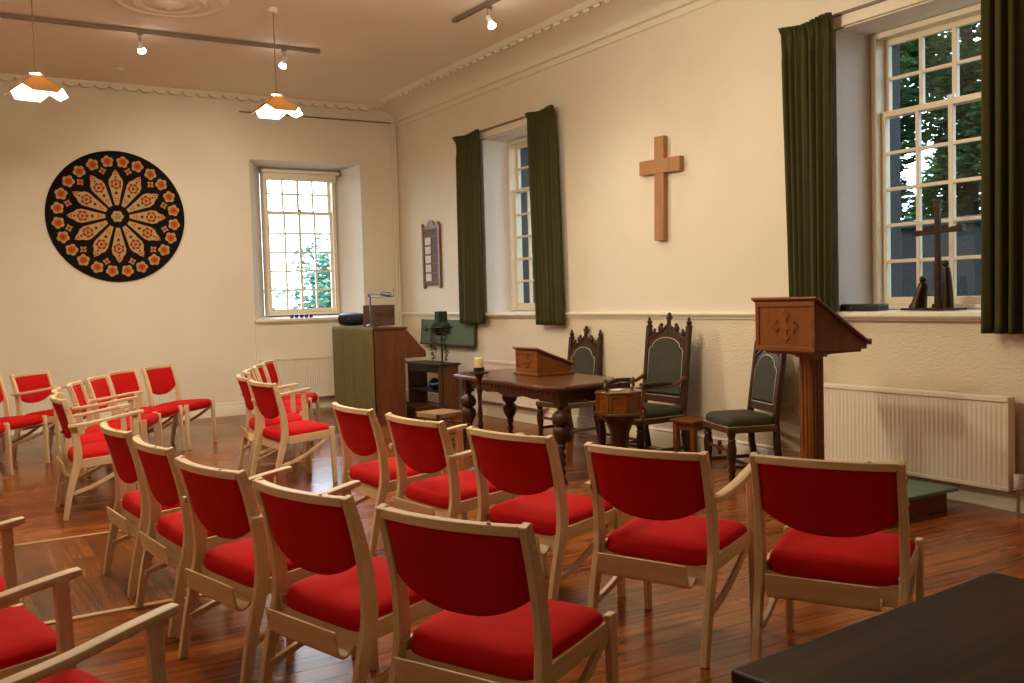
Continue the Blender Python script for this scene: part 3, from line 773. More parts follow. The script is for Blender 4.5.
    if arms:
        for s in (1,-1):
            y = s*(hw-.02); az = seat_h+.235
            pts = smooth([(bxz(az+.06),y,az+.07),(xb+.10,y,az+.01),(xb+.25,y,az),(D/2-.08,y,az+.01),(D/2-.02,y,az-.015)], 4)
            ao = MB().sweep(pts, rrect(.042,.034,.4,2), (0,1,0)).build('armrest', 'oakx', t)
            MB().sweep(smooth([(xb+.16,y,az+.026),(xb+.28,y,az+.03),(D/2-.06,y,az+.03)],4), rrect(.062,.036,.45,3), (0,1,0)).build('arm_pad', 'greenseat', ao)
            sp = smooth([(D/2-.05,y,seat_h-.04),(D/2-.09,y,seat_h+.04),(D/2-.02,y,seat_h+.12),(D/2-.03,y,az-.02)],4)
            m = MB().sweep(sp, rrect(.036,.04,.4,2), (0,1,0)); m.ball((D/2-.01,y,az-.01), .03, 10, 0, (1,.8,1)); m.build('arm_support', 'carve', ao)
    return t
gothic('low carved gothic side chair with green back, behind the communion table', (5.68,8.22,0), PI+math.radians(5), .51, .42, .42, 1.165)
gothic('tall carved gothic armchair with green seat and the highest crest', (5.48,6.75,0), PI, .60, .43, .54, 1.31, True)
gothic('carved gothic side chair with green seat, its crest hidden behind the lectern', (5.60,5.64,0), PI-math.radians(20), .51, .455, .42, 1.19)

# small pine stool between the armchair and the side chair
t = thing('wooden_stool', 'small plain orange pine stool between the two green chairs', 'stool', (5.60,6.20,0), math.radians(8))
MB().box((0,0,.385),(.27,.27,.03)).build('seat', 'midx', t, bevel=.006)
m = MB()
for x in (-.095,.095):
    for y in (-.095,.095): MB().box((x,y,.185),(.045,.045,.37)).build('leg', 'midz', t, bevel=.003)
MB().box((0,-.095,.34),(.20,.02,.06)).box((0,.095,.34),(.20,.02,.06)).box((-.095,0,.34),(.02,.20,.06)).box((.095,0,.34),(.02,.20,.06)).build('apron', 'midx', t, bevel=.002)

# panelled oak font
t = thing('wooden_font', 'panelled oak font on a stem, in front of the gothic armchair', 'font', (4.63,5.97,-.0), math.radians(6))
hexa = lambda r, ph=0: [(r*cos(2*PI*k/8+PI/8), r*sin(2*PI*k/8+PI/8)) for k in range(8)]
m = MB(); m.prism(hexa(.185), (0,0,.565), (1,0,0), (0,1,0), (0,0,1), .15); m.build('bowl_case', 'midx', t, bevel=.004)
m = MB()
for k in range(8):
    a = 2*PI*k/8; d = Vector((cos(a), sin(a), 0)); u = Vector((-sin(a), cos(a), 0)); rr = .185*cos(PI/8)
    for c_, w_, h_ in (((0,.064),.135,.022),((0,-.064),.135,.022),((.058,0),.02,.13),((-.058,0),.02,.13)):
        m.prism(rect(w_,h_), d*rr+u*c_[0]+Vector((0,0,.64+c_[1])), u, (0,0,1), d, .008)
m.build('panel_moulding', 'midz', t, bevel=.002)
m = MB(); m.prism(hexa(.20), (0,0,.715), (1,0,0), (0,1,0), (0,0,1), .018); m.prism(hexa(.21), (0,0,.545), (1,0,0), (0,1,0), (0,0,1), .022); m.build('rim', 'oakx', t, bevel=.005)
MB().lathe([(.17,0),(.17,.03),(.13,.05),(.10,.07),(.075,.12),(.07,.3),(.08,.42),(.12,.50),(.17,.545)], (0,0,0), 8).build('stem', 'oakz', t, angle=30, bevel=.003)
m = MB()
m.tube(smooth([(-.10,.02,.733),(-.125,.02,.765),(-.11,.02,.80),(-.125,.02,.825)],4), .013, 8, (0,1,0)); m.tube(smooth([(.12,-.02,.733),(.145,-.02,.765),(.13,-.02,.80),(.15,-.02,.825)],4), .013, 8, (0,1,0))
m.build('scroll_handle', 'carve', t)
tag(MB().box((4.62,5.98,.7378),(.11,.08,.004),Matrix.Rotation(.5,3,'Z')).build('paper_leaflet', 'card'), 'small pale leaflet lying on top of the oak font', 'paper')

# ------------------------------------------------------------------ candle stand, flower stand, rush stool
t = thing('candle_stand', 'slim turned oak candle stand in front of the communion table', 'candle stand', (3.985,7.06,.0)); t.scale = (1,1,1.025)
MB().lathe([(.13,0),(.13,.02),(.06,.05),(.03,.08),(.018,.16),(.026,.2),(.016,.24),(.018,.36),(.028,.40),(.018,.44),(.024,.5),(.016,.56),(.02,.66),(.028,.69),(.016,.72),(.02,.78),(.035,.815),(.045,.825)], (0,0,0), 16).build('pole', 'oakz', t)
MB().lathe([(.045,.825),(.082,.832),(.088,.845),(.075,.85),(.05,.846)], (0,0,0), 20).build('dish', 'oakx', t)
t = thing('pillar_candle', 'short cream pillar candle in a black holder on the turned stand', 'candle', (3.985,7.06,.870))
MB().lathe([(.045,0),(.047,.004),(.047,.03),(.043,.034)], (0,0,0), 20).build('holder', 'black', t)
MB().lathe([(.037,.034),(.038,.036),(.038,.112),(.034,.117),(.012,.114)], (0,0,0), 20).build('wax', 'wax', t)
MB().tube([(0,0,.114),(.002,0,.126)], .0018, 6, (1,0,0)).build('wick', 'black', t)

t = thing('flower_stand', 'tall thin black iron flower stand in front of the dark bench', 'plant stand', (5.04,9.78,0))
MB().tube([(0,0,.02),(0,0,1.09)], .012, 8, (1,0,0)).build('pole', 'blackm', t)
m = MB()
for k in range(3):
    a = 2*PI*k/3+.4; m.tube(smooth([(0,0,.34),(.10*cos(a),.10*sin(a),.14),(.19*cos(a),.19*sin(a),.012)],4), .009, 6, (.1,.2,1))
m.build('tripod_foot', 'blackm', t)
MB().lathe([(.02,1.07),(.10,1.085),(.115,1.10),(.12,1.145),(.13,1.16),(.155,1.168),(.15,1.176),(.11,1.172)], (0,0,0), 24).build('bowl', 'blackm', t)
t = thing('floral_foam', 'dark green foam block with trailing leaves in the iron bowl', 'flower arrangement', (5.04,9.78,1.174))
MB().lathe([(.115,0),(.10,.035),(.06,.06)], (0,0,0), 16).build('moss', 'foam', t)
MB().box((0,0,.115),(.12,.11,.125),None,0,.93).build('block', 'foam', t, bevel=.008)
m = MB(); rnd = random.Random(5)
for s in range(9):
    a = math.radians(-117)+rnd.uniform(-.75,.75) if s < 7 else rnd.random()*6.28; p = Vector((.19*cos(a),.19*sin(a),.02)); pts = [Vector((.09*cos(a),.09*sin(a),.045)), p]
    L = rnd.uniform(.24,.42) if s < 7 else rnd.uniform(.06,.10)
    for k in range(1,7): pts.append(Vector((p.x+rnd.uniform(-.012,.012), p.y+rnd.uniform(-.012,.012), -L*k/6)))
    m.tube(pts, .003, 5)
    for q in pts[2:]:
        for r_ in range(5):
            c_ = q+Vector((cos(a)*.01+rnd.uniform(-.02,.02),sin(a)*.01+rnd.uniform(-.02,.02),rnd.uniform(-.03,.03))); R = Matrix.Rotation(rnd.random()*6,3,'Z') @ Matrix.Rotation(rnd.uniform(-1,1),3,'X')
            sz = rnd.uniform(.012,.02)
            m.add([c_+R@Vector(v_)*sz for v_ in ((-1.2,0,0),(-.2,.6,.15),(1.2,0,0),(-.2,-.6,.15),(0,0,-.12))], [(0,1,2,3),(4,1,0),(4,2,1),(4,3,2),(4,0,3)])
m.build('trailing_leaves', 'leafin', t)

t = thing('rush_stool', 'low stool with a woven rush seat left of the communion table', 'stool', (4.34,8.50,0), math.radians(12))
m = MB(); Ws = .36
for k in range(18):
    x = -Ws/2+.01+k*(Ws-.02)/17; m.box((x,0,.345),(.017,Ws,.05))
m.build('rush_seat', 'rush', t, bevel=.006)
for x in (-.17,.17):
    for y in (-.17,.17): MB().lathe([(.016,0),(.02,.02),(.018,.18),(.021,.34),(.018,.365)], (x,y,0), 10).build('leg', 'oakz', t)
m = MB()
for z in (.10,.21):
    for q in (-.17,.17): m.tube([(-.17,q,z),(.17,q,z)], .010, 6); m.tube([(q,-.17,z+.03),(q,.17,z+.03)], .010, 6, (1,0,.2))
m.build('stretcher', 'oakx', t)

# ------------------------------------------------------------------ organ console, things on it, its bench
t = thing('organ_console', 'walnut organ console with an olive cloth over its back', 'organ', (4.60,10.70,0))
Lc = 1.32
side = [(0,.0),(.40,.0),(.40,.78),(.69,.78),(.69,.845),(.42,1.14),(0,1.14)]
for y in (0, Lc-.03): MB().prism(side, (0,y,0), (1,0,0), (0,0,1), (0,1,0), .03).build('end_panel', 'consz', t, bevel=.004)
MB().box((.012,Lc/2,.57),(.024,Lc-.06,1.10)).build('back_panel', 'consz', t)
MB().box((.21,Lc/2,1.15),(.46,Lc+.04,.022)).build('top', 'consz', t, bevel=.004)
MB().box((.38,Lc/2,.40),(.03,Lc-.06,.76)).build('knee_panel', 'consz', t)
MB().box((.54,Lc/2,.79),(.30,Lc-.06,.03)).build('key_bed', 'consz', t)
k_ = MB(); 
for i in range(52): k_.box((.60,.10+i*.0218,.815),(.14,.0205,.02))
k_.build('keyboard', 'wax', t)
MB().prism([(.40,.86),(.68,.86),(.44,1.12),(.40,1.12)], (0,.03,0), (1,0,0), (0,0,1), (0,1,0), Lc-.06).build('roll_top', 'consz', t)
def dr(u, v):      # cloth hanging down the back and turned over the top
    y = -.015+(Lc+.03)*u; f = .006*sin(u*21)+.004*sin(u*47)
    L = v*1.30
    if L < 1.13: return (-.02+f*(1-L/1.3)-.004, y, .035+L)
    q = L-1.13; return (-.02+q, y, 1.168+f*.2)
MB().grid(dr, 60, 40).build('cloth_cover', 'drape', t, solid=.005, angle=180)
# black portable speaker
t = thing('portable_speaker', 'rounded black portable speaker on top of the organ', 'speaker', (4.78,11.82,1.182), math.radians(-58))
m = MB(); m.lathe([(.05,-.20),(.075,-.18),(.085,-.10),(.088,0),(.085,.10),(.075,.18),(.05,.20)], (0,0,.075), 20, 0, Matrix.Diagonal(Vector((.9,1,.85))) @ Matrix.Rotation(PI/2,3,'Y') if False else Matrix.Rotation(PI/2,3,'Y')); m.build('casing', 'black', t)
MB().lathe([(.012,0),(.012,.004)], (0,-.086,.085), 12, 0, Matrix.Rotation(PI/2,3,'X')).build('badge', 'steel', t)
MB().box((0,0,.004),(.24,.07,.012)).build('base', 'black', t, bevel=.003)
# music board
t = thing('music_board', 'brown music board leaning on top of the organ', 'music stand', (4.86,11.14,1.173), math.radians(-30))
R = Matrix.Rotation(math.radians(-14),3,'X')
MB().box((0,.035,.135),(.40,.014,.265),R).build('board', 'darkbrown', t, bevel=.003)
MB().box((0,-.02,.012),(.38,.06,.022)).build('ledge', 'darkbrown', t, bevel=.003)
# desk lamp
t = thing('desk_lamp', 'grey jointed desk lamp standing before the music board', 'lamp', (4.66,10.90,1.174), math.radians(-35))
MB().lathe([(.07,0),(.07,.018),(.05,.03),(.02,.04)], (0,0,0), 18).build('base', 'steel', t)
m = MB(); m.tube([(0,-.014,.03),(-.015,-.014,.385)], .011, 6); m.tube([(0,.014,.03),(-.015,.014,.385)], .011, 6); m.build('lower_arm', 'steel', t)
m = MB(); m.tube([(-.025,0,.402),(.29,0,.402)], .009, 6); m.tube([(-.025,0,.365),(.29,0,.372)], .009, 6); m.ball((-.025,0,.385),.022,8); m.build('upper_arm', 'steel', t)
m = MB(); m.lathe([(.016,.12),(.024,.10),(.030,0),(.026,-.01)], (.24,0,.385), 14, 0, Matrix.Rotation(math.radians(-80),3,'Y')); m.tube([(.28,0,.41),(.282,0,.47)], .004, 5); m.build('lamp_head', 'steel', t)

t = thing('organ_bench', 'dark open-fronted organ bench with brown end panel', 'bench', (5.52,10.82,0))
hb = .66
MB().box((.14,.46,hb-.012),(.33,.97,.024)).build('top', 'black', t, bevel=.004)
for y in (0, .90): MB().box((.14,y+.012,hb/2-.012),(.28,.026,hb-.024)).build('end_panel', 'consz', t, bevel=.003)
MB().box((.015,.46,hb-.07),(.024,.88,.09)).build('front_rail', 'black', t, bevel=.003)
MB().box((.14,.46,.30),(.25,.88,.022)).build('shelf', 'black', t, bevel=.002)
MB().box((.14,.46,.06),(.24,.88,.10)).build('foot_rail', 'consz', t, bevel=.003)
t = thing('black_bag', 'soft black bag slumped on the shelf of the organ bench', 'bag', (5.66,11.12,.313))
m = MB(); m.grid(lambda u,v: (.10*cos(2*PI*u)*(sin(PI*(.06+.88*v)))**.4, .22*sin(2*PI*u)*(sin(PI*(.06+.88*v)))**.4, .12*v*(1-.25*cos(4*PI*u)*v)), 20, 8, 0, True)
m.f.append(tuple(range(20))); m.m.append(0); m.f.append(tuple(140+i for i in range(20))); m.m.append(0)
m.build('body', 'black', t, angle=60)
t = thing('pedal_board', 'brown slatted organ pedal board on the floor beside the console', 'pedal board', (5.36,10.95,0))
m = MB()
for i in range(12): m.box((0,.04+i*.075,.11),(.22,.035,.03))
m.build('pedals', 'midx', t, bevel=.003); MB().box((0,.45,.045),(.26,.95,.09)).build('frame', 'consz', t, bevel=.003)

# green board against the wall
t = thing('mounted_board', 'green felt board with a brown lower ledge against the right wall', 'board', (RW-.045,11.42,.875))
R = Matrix.Rotation(math.radians(4),3,'Y')
MB().box((0,0,.17),(.02,1.50,.33),R).build('felt_panel', 'felt', t, bevel=.004)
MB().box((-.02,0,.0),(.06,1.52,.025)).build('ledge', 'darkbrown', t, bevel=.003)
for y in (-.76,.76): MB().box((0,y,.17),(.03,.025,.34),R).build('edge_strip', 'darkbrown', t, bevel=.003)

# ------------------------------------------------------------------ wall pieces
t = thing('mounted_cross', 'plain golden oak cross hung on the right wall', 'cross', (RW-.005,7.00,2.0), 0)
R = Matrix.Rotation(math.radians(1.6),3,'X')
MB().box((-.028,0,.48),(.05,.135,.98),R).build('upright', 'crosswood', t, bevel=.004)
MB().box((-.030,-.012,.69),(.054,.58,.135),R).build('crossbar', 'crosswood', t, bevel=.004)

t = thing('hymn_board', 'narrow wooden hymn board with white number cards, on the right wall by the corner', 'hymn board', (RW-.003,11.86,1.66))
MB().box((-.012,0,.42),(.014,.44,.80)).build('back_board', 'hymn', t)
for y in (-.24,.24):
    pl = [(-.025,0),(.025,0),(.025,.86),(.012,.89),(0,.86),(-.025,.85)]
    MB().prism(pl, (-.035,y,0), (0,1,0), (0,0,1), (1,0,0), .035).ball((-.018,y,0),.024,8).build('side_post', 'hymnwood', t, bevel=.003)
m = MB()
for k in range(6): m.box((-.022,0,.07+k*.125),(.010,.45,.012))
m.build('slat', 'hymnwood', t)
MB().prism([(-.22,0),(.22,0),(.22,.03),(.1,.05)]+[(.1*cos(a*PI/8),.05+.07*sin(a*PI/8)) for a in range(1,8)]+[(-.1,.05),(-.22,.03)], (-.03,0,.80), (0,1,0), (0,0,1), (1,0,0), .025).build('crest', 'hymnwood', t)
for k in range(5): MB().box((-.028,.09,.135+k*.125),(.003,.17,.10)).build('number_card', 'card', t)

# round hanging
RC = .825
b = MB(); n = 64
O = Vector((2.11, BW-.004, 2.645)); U = Vector((1,0,0)); V = Vector((0,0,1)); Nn = Vector((0,-1,0))
circ = lambda r, k=16, cx=0, cy=0: [(cx+r*cos(2*PI*i/k), cy+r*sin(2*PI*i/k)) for i in range(k)]
b.prism(circ(RC, 72), O*0, U, V, Nn, .030, 0, .992)
def on(a, r): return (r*cos(a), r*sin(a))
def loc2(a, r, pts):    # local frame: x radial, y tangential
    return [(r*cos(a)+p[0]*cos(a)-p[1]*sin(a), r*sin(a)+p[0]*sin(a)+p[1]*cos(a)) for p in pts]
Z0 = .0295
def pat(poly, mi, lv=1): b.prism(poly, Nn*Z0, U, V, Nn, .0022*lv, mi)
def flower(cx, cy, r, rot, mi1, mi2):
    for k in range(5): a = rot+2*PI*k/5; pat(circ(r*.42, 10, cx+r*.55*cos(a), cy+r*.55*sin(a)), mi1)
    pat(circ(r*.5, 10, cx, cy), mi1, 1.1); pat(circ(r*.56, 12, cx, cy), mi2, 1.8); pat(circ(r*.16, 8, cx, cy), 2, 2.2)
for k in range(24):
    a = 2*PI*k/24+PI/24; p = on(a, RC*.835); flower(p[0], p[1], .078, a, 1, 3)
for k in range(12):
    a = 2*PI*k/12+PI/2
    pet = [(-.235,.022),(-.03,.070),(.03,.086),(.09,.078),(.13,.045),(.165,.034),(.21,.0)]
    pet = pet+[(p[0],-p[1]) for p in pet[-2::-1]]
    pat(loc2(a, .378, pet), 1)
    for q in range(6):
        aa = 2*PI*q/6; c_ = loc2(a, .405, [(.045*cos(aa), .045*sin(aa))])[0]; pat(circ(.024, 8, *c_), 2, 1.5)
    c_ = loc2(a, .405, [(0,0)])[0]; pat(circ(.040, 12, *c_), 1, 1.8); pat(circ(.032, 3, *c_), 2, 2.4)
    pat(circ(.020, 8, *loc2(a, .295, [(0,0)])[0]), 4, 1.6); pat(circ(.013, 8, *loc2(a, .497, [(0,0)])[0]), 4, 1.6)
    for d in ((-.02,0),(.012,.014),(.012,-.014)): pat(circ(.012, 8, *loc2(a, .215, [d])[0]), 3, 1.6)
    for d in ((.02,0),(-.012,.014),(-.012,-.014)): pat(circ(.013, 8, *loc2(a, .545, [d])[0]), 3, 1.6)
    a2 = a+PI/12
    dm = loc2(a2, .585, [(.05,.0),(.02,.02),(0,.05),(-.02,.02),(-.05,0),(-.02,-.02),(0,-.05),(.02,-.02)]); pat(dm, 1); pat(circ(.026, 10, *on(a2,.585)), 3, 1.5); pat(circ(.010, 8, *on(a2,.585)), 2, 2)
pat(circ(.135, 28), 0, 1.6)
for k in range(6): a = 2*PI*k/6; pat(circ(.033, 10, .042*cos(a), .042*sin(a)), 1, 2.2)
pat(circ(.05, 14), 1, 2.3)
for k in range(7): a = 2*PI*k/6; pat(circ(.009, 8, (.028*cos(a) if k else 0), (.028*sin(a) if k else 0)), 4, 3)
o = b.build('round_wall_hanging', ['cloth_black','cloth_cream','cloth_red','cloth_orange','cloth_teal'], flat=True); o.location = O
tag(o, 'large round black wall hanging with a petalled rose pattern', 'wall hanging')

# ------------------------------------------------------------------ window sill pieces
t = thing('bronze_sculpture', 'dark bronze crucifix group with two cloaked figures on the window sill', 'sculpture', (6.165,4.24,1.316), math.radians(-90))
MB().box((-.02,0,.008),(.44,.14,.016)).build('base', 'bronze', t, bevel=.002)
m = MB(); m.sweep([(.02,0,.016),(.02,0,.46),(.02,0,.775)], rect(.038,.034), (1,0,0), [1.1,.85,1.0]); m.box((.02,0,.77),(.065,.035,.022)); m.box((.02,0,.03),(.07,.05,.03))
m.build('upright', 'bronze', t, bevel=.003)
MB().sweep([(-.175,0,.555),(.0,0,.562),(.06,0,.562),(.22,0,.572)], rect(.034,.034), (0,1,0), [1.25,.8,.8,1.45]).build('crossbar', 'bronze', t, bevel=.003)
m = MB(); m.sweep(smooth([(-.14,0,.016),(-.125,0,.08),(-.105,0,.16),(-.095,0,.20)],4), [(.06*cos(2*PI*k/12),.05*sin(2*PI*k/12)) for k in range(12)], (0,1,0), [1.15-.055*i for i in range(13)])
m.ball((-.102,0,.222),.025,10,0,(1,.9,1.1)); m.sweep([(-.192,0,.016),(-.16,0,.05),(-.12,0,.13)], rect(.07,.03), (0,1,0), [.9,1,.5]); m.build('kneeling_figure', 'bronze', t, angle=60)
m = MB(); m.sweep(smooth([(.095,0,.016),(.095,0,.12),(.09,0,.24),(.085,0,.30)],4), [(.045*cos(2*PI*k/12),.04*sin(2*PI*k/12)) for k in range(12)], (0,1,0), [1.0-.035*i for i in range(13)])
m.ball((.078,0,.33),.026,10,0,(1.1,.9,1.0)); m.build('standing_figure', 'bronze', t, angle=60)
t = thing('black_case', 'long flat black case lying on the window sill beside the curtain', 'case', (6.10,4.80,1.314), math.radians(-85))
MB().box((0,0,.024),(.32,.15,.046)).build('body', 'black', t, bevel=.006)
MB().box((0,0,.049),(.31,.145,.006)).build('lid', 'black', t, bevel=.002); MB().box((-.06,-.077,.026),(.02,.006,.02)).build('clasp', 'steel', t)
for i, x in enumerate((4.36,4.43,4.505,4.57,4.64)):
    o = MB().lathe([(.012,0),(.026,.004),(.029,.035),(.022,.045)], (0,0,0), 14).build('blue_glass_holder', 'blueglass'); o.location = (x, BW+.10, 1.282)
    tag(o, 'small dark blue glass candle holder in a row on the back window sill', 'candle holder', 'blue glass holders on the back window sill')

# ------------------------------------------------------------------ dark table in the near right corner
t = thing('dark_table', 'blackened oak table top cut off in the bottom right corner', 'table', (1.95,1.07,0), math.radians(4.5))
m = MB(); m.box((0,0,.697),(1.06,.82,.03)); m.box((0,0,.677),(1.02,.78,.014)); m.build('tabletop', 'bench', t, bevel=.006)
MB().box((0,.36,.617),(.94,.022,.10)).box((0,-.36,.617),(.94,.022,.10)).box((.47,0,.617),(.022,.70,.10)).box((-.47,0,.617),(.022,.70,.10)).build('apron', 'bench', t, bevel=.003)
for x in (-.46,.46):
    for y in (-.35,.35): MB().box((x,y,.333),(.06,.06,.666)).build('leg', 'bench', t, bevel=.004)

# ------------------------------------------------------------------ lights
def light(kind, name, loc, e, col, **kw):
    d = bpy.data.lights.new(name, kind); d.energy = e; d.color = col
    for k, v_ in kw.items(): setattr(d, k, v_)
    o = bpy.data.objects.new(name, d); C.objects.link(o); o.location = loc; return o
WARM = (1.0,.92,.73)
def make_pendant(label, loc, rotz):
    t = thing('pendant_lamp', label, 'ceiling lamp', loc, rotz, 'orange petal pendant lamps')
    MB().lathe([(.05,.81),(.055,.795),(.04,.775),(.01,.77)], (0,0,0), 16).build('ceiling_cap', 'creamwhite', t)
    MB().tube([(0,0,.0),(0,0,.78)], .005, 6, (1,0,0)).build('cord', 'rail', t)
    MB().lathe([(.02,.02),(.055,.0),(.055,-.006),(.02,-.008)], (0,0,0), 12).build('top_plate', 'crosswood', t)
    MB().lathe([(.014,-.005),(.018,-.02),(.018,-.06),(.014,-.062)], (0,0,0), 12).build('lamp_holder', 'white', t)
    MB().lathe([(.012,-.06),(.03,-.08),(.036,-.11),(.03,-.14),(.01,-.155)], (0,0,0), 14).build('bulb', 'bulb', t)
    for k in range(4):
        a = 2*PI*k/4; dip = math.radians(40)
        pol = [(.04,-.065),(.04,.065),(.195,.165),(.295,.10),(.295,-.10),(.195,-.165)]
        R = Matrix.Rotation(a,3,'Z') @ Matrix.Rotation(dip,3,'Y')
        u, v_, w = R @ Vector((1,0,0)), R @ Vector((0,1,0)), R @ Vector((0,0,1))
        m = MB(); m.prism(pol, Vector((0,0,.0))-w*.0032, u, v_, w, .003, 1); m.prism(pol, Vector((0,0,.0)), u, v_, w, .003, 0)
        m.build('petal', ['shade_out','shade_in'], t, flat=True)
    return t
PEND = [(.88,9.0,3.49),(2.95,9.0,3.49)]
p1 = make_pendant('orange petal pendant lamp at the upper left, above the round hanging', PEND[0], math.radians(12))
p2 = dup(p1, PEND[1], math.radians(2), 'orange petal pendant lamp nearer the bright back window')
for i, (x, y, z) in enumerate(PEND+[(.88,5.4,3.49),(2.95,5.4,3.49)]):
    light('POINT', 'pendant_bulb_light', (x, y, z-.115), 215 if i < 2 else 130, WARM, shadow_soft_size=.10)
# track lighting
SPW = (1.0,.92,.76)
def track(label, p, q, heads):
    p, q = Vector(p), Vector(q); t = thing('lighting_track', label, 'lighting track', (p+q)/2)
    d = (q-p); L = d.length; d.normalize(); s = Vector((-d.y,d.x,0)); c_ = Vector((0,0,0))
    MB().sweep([d*-L/2, d*L/2], [(-.022,-.012),(-.008,-.012),(-.008,.002),(.008,.002),(.008,-.012),(.022,-.012),(.022,.02),(-.022,.02)], s).build('rail', 'rail', t)
    return t
track('long ceiling light track running parallel to the back wall', (-.4,10.24,4.272), (3.87,10.24,4.272), [])
track('ceiling light track ending above the curtains near the right wall', (4.66,8.55,4.272), (4.80,4.2,4.272), [])
def spot(label, loc, aim, e, cone=95):
    """loc: point on the track underside"""
    loc = Vector(loc); t = thing('spotlight', label, 'spotlight', loc, 0, 'ceiling spotlights')
    hd = loc+Vector((0,0,-.125)); dr_ = (Vector(aim)-hd).normalized(); Q = dr_.to_track_quat('-Z','Y').to_matrix()
    h = Vector((0,0,-.125))
    MB().box((0,0,-.012),(.05,.035,.028)).build('adapter', 'rail', t, bevel=.003)
    m = MB(); m.tube([(0,-.028,-.02),(0,-.03,-.12)], .004, 6); m.tube([(0,.028,-.02),(0,.03,-.12)], .004, 6); m.build('yoke', 'rail', t)
    MB().lathe([(.02,.035),(.026,.032),(.028,-.02),(.024,-.03)], h, 16, 0, Q).build('housing', 'white', t)
    MB().lathe([(.02,-.03),(.024,-.036),(.038,-.066),(.041,-.078),(.03,-.086),(.008,-.089)], h, 18, 0, Q).build('reflector_bulb', 'spotbulb', t)
    l = light('SPOT', 'spot_beam', hd+dr_*.15, e, SPW, spot_size=math.radians(cone), spot_blend=1.0, shadow_soft_size=.05)
    l.rotation_euler = dr_.to_track_quat('-Z','Y').to_euler()
    return t
spot('lit ceiling spotlight on the long track, between the two pendants', (1.97,10.24,4.262), (3.2,12.9,2.1), 60, 90)
spot('lit ceiling spotlight on the long track beside the right-hand pendant', (3.46,10.24,4.262), (3.3,12.9,1.9), 60, 90)
spot('lit ceiling spotlight on the short track near the right wall', (4.70,7.92,4.262), (5.5,6.9,.8), 62)
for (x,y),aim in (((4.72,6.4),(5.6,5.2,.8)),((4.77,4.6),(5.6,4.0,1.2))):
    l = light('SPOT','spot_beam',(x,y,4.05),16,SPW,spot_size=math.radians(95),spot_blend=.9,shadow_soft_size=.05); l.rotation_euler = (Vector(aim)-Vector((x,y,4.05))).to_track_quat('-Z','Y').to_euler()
o = MB().lathe([(.02,-.03),(.045,-.028),(.055,-.01),(.055,0)], (0,0,0), 18).build('smoke_detector', 'white'); o.location = (2.07,12.0,4.30)
tag(o, 'small white smoke detector on the ceiling above the left pendant', 'smoke detector')

# ------------------------------------------------------------------ outside
struct(MB().box((10,12,-.35),(60,60,.1)).build('ground', 'lawn', flat=True))
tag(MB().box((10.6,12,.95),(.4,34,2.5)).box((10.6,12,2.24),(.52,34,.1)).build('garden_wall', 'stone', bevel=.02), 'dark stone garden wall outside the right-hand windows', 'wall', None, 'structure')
def tree(label, loc, rad, nleaf, seed, mat, h, group='trees outside the windows', lo=.25):
    t = thing('tree', label, 'tree', loc, 0, group); rnd = random.Random(seed)
    MB().tube(smooth([(0,0,-.3),(.1,.05,h*.4),(0,.1,h*.75)],4), .16, 8, (1,0,0), scales=[1-.07*i for i in range(9)]).build('trunk', 'bark', t)
    blobs = []
    for k in range(150 if nleaf > 9000 else 26):
        a = rnd.random()*2*PI; r = rad[0]*math.sqrt(rnd.random())*.85
        blobs.append((r*cos(a), rad[1]/rad[0]*r*sin(a), h*(lo+(1-lo)*rnd.random()), rnd.uniform(.45,.95)))
    m = MB(); vs = []; fs = []
    for i in range(nleaf):
        bx_, by_, bz_, br_ = rnd.choice(blobs)
        d = Vector((rnd.gauss(0,1),rnd.gauss(0,1),rnd.gauss(0,1))).normalized()*br_*(.55+.5*rnd.random())
        c_ = Vector((bx_,by_,bz_))+d
        R = Matrix.Rotation(rnd.random()*6.28,3,'Z') @ Matrix.Rotation(rnd.uniform(-1.1,1.1),3,'X'); s = rnd.uniform(.05,.095)
        o_ = len(vs)
        vs += [tuple(c_+R@Vector(v_)*s) for v_ in ((-1.2,0,0),(0,.6,.12),(1.3,0,-.1),(0,-.6,.12))]; fs.append((o_,o_+1,o_+2,o_+3))
    m.v = vs; m.f = fs; m.m = [0]*len(fs)
    f = m.build('foliage', mat, t, flat=True, recalc=False); f['kind'] = 'stuff'
    return t
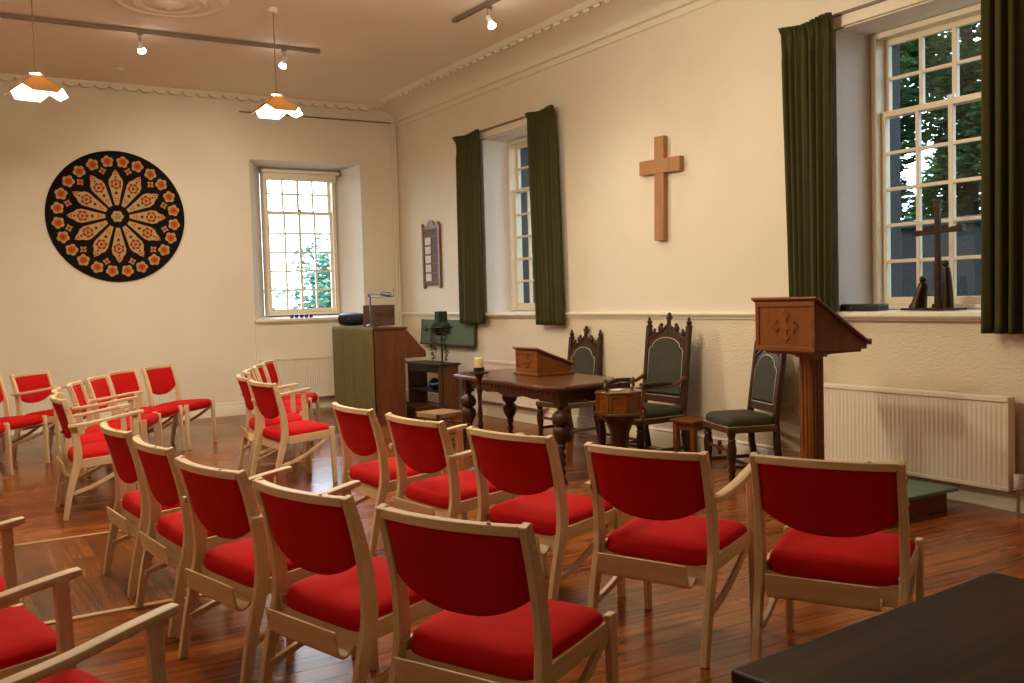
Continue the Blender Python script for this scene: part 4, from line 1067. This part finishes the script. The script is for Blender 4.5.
tree('dark leafy tree behind the garden wall outside the sculpture window', (14.9,9.6,0), (3.6,3.6), 100000, 1, 'leaf', 9.5, lo=.08)
tree('dark leafy tree outside the middle window between the curtains', (14.9,20.4,0), (3.6,3.6), 70000, 3, 'leaf', 9.5, lo=.1)
tree('pale green tree outside the bright back window', (7.95,20.5,0), (.95,.9), 5000, 4, 'paleleaf', 2.5, lo=.05)

# ------------------------------------------------------------------ world, camera
w = bpy.data.worlds.new('sky'); sc.world = w; w.use_nodes = True
wn = w.node_tree; bg = wn.nodes['Background']; bg.inputs['Color'].default_value = (.66,.80,1.0,1)
tc = wn.nodes.new('ShaderNodeTexCoord'); sx = wn.nodes.new('ShaderNodeSeparateXYZ'); wn.links.new(tc.outputs['Generated'], sx.inputs[0])
mr = wn.nodes.new('ShaderNodeMapRange'); wn.links.new(sx.outputs['Y'], mr.inputs['Value'])      # overcast sky, brighter over the back of the hall
mr.inputs['From Min'].default_value = .1; mr.inputs['From Max'].default_value = .9; mr.inputs['To Min'].default_value = 4.0; mr.inputs['To Max'].default_value = 17.0
wn.links.new(mr.outputs['Result'], bg.inputs['Strength'])
cam = bpy.data.cameras.new('camera'); co = bpy.data.objects.new('camera', cam); C.objects.link(co); sc.camera = co
Fpx, yaw, pitch, roll = 953.511, math.radians(31.4829), math.radians(-2.7119), math.radians(-1.6153)
fw = Vector((sin(yaw)*cos(pitch), cos(yaw)*cos(pitch), sin(pitch))); r0 = Vector((cos(yaw), -sin(yaw), 0)); u0 = r0.cross(fw)
r_ = r0*cos(roll)+u0*sin(roll); u_ = u0*cos(roll)-r0*sin(roll)
mw = Matrix(((r_.x,u_.x,-fw.x,0),(r_.y,u_.y,-fw.y,0),(r_.z,u_.z,-fw.z,1.5),(0,0,0,1)))
co.matrix_world = mw
cam.sensor_fit = 'HORIZONTAL'; cam.sensor_width = 36; cam.lens = Fpx/1024*36; cam.clip_start = .05; cam.clip_end = 200
vs_ = sc.view_settings; vs_.view_transform = 'Standard'; vs_.look = 'None'; vs_.exposure = 0.0; vs_.gamma = 1.0; vs_.use_curve_mapping = False
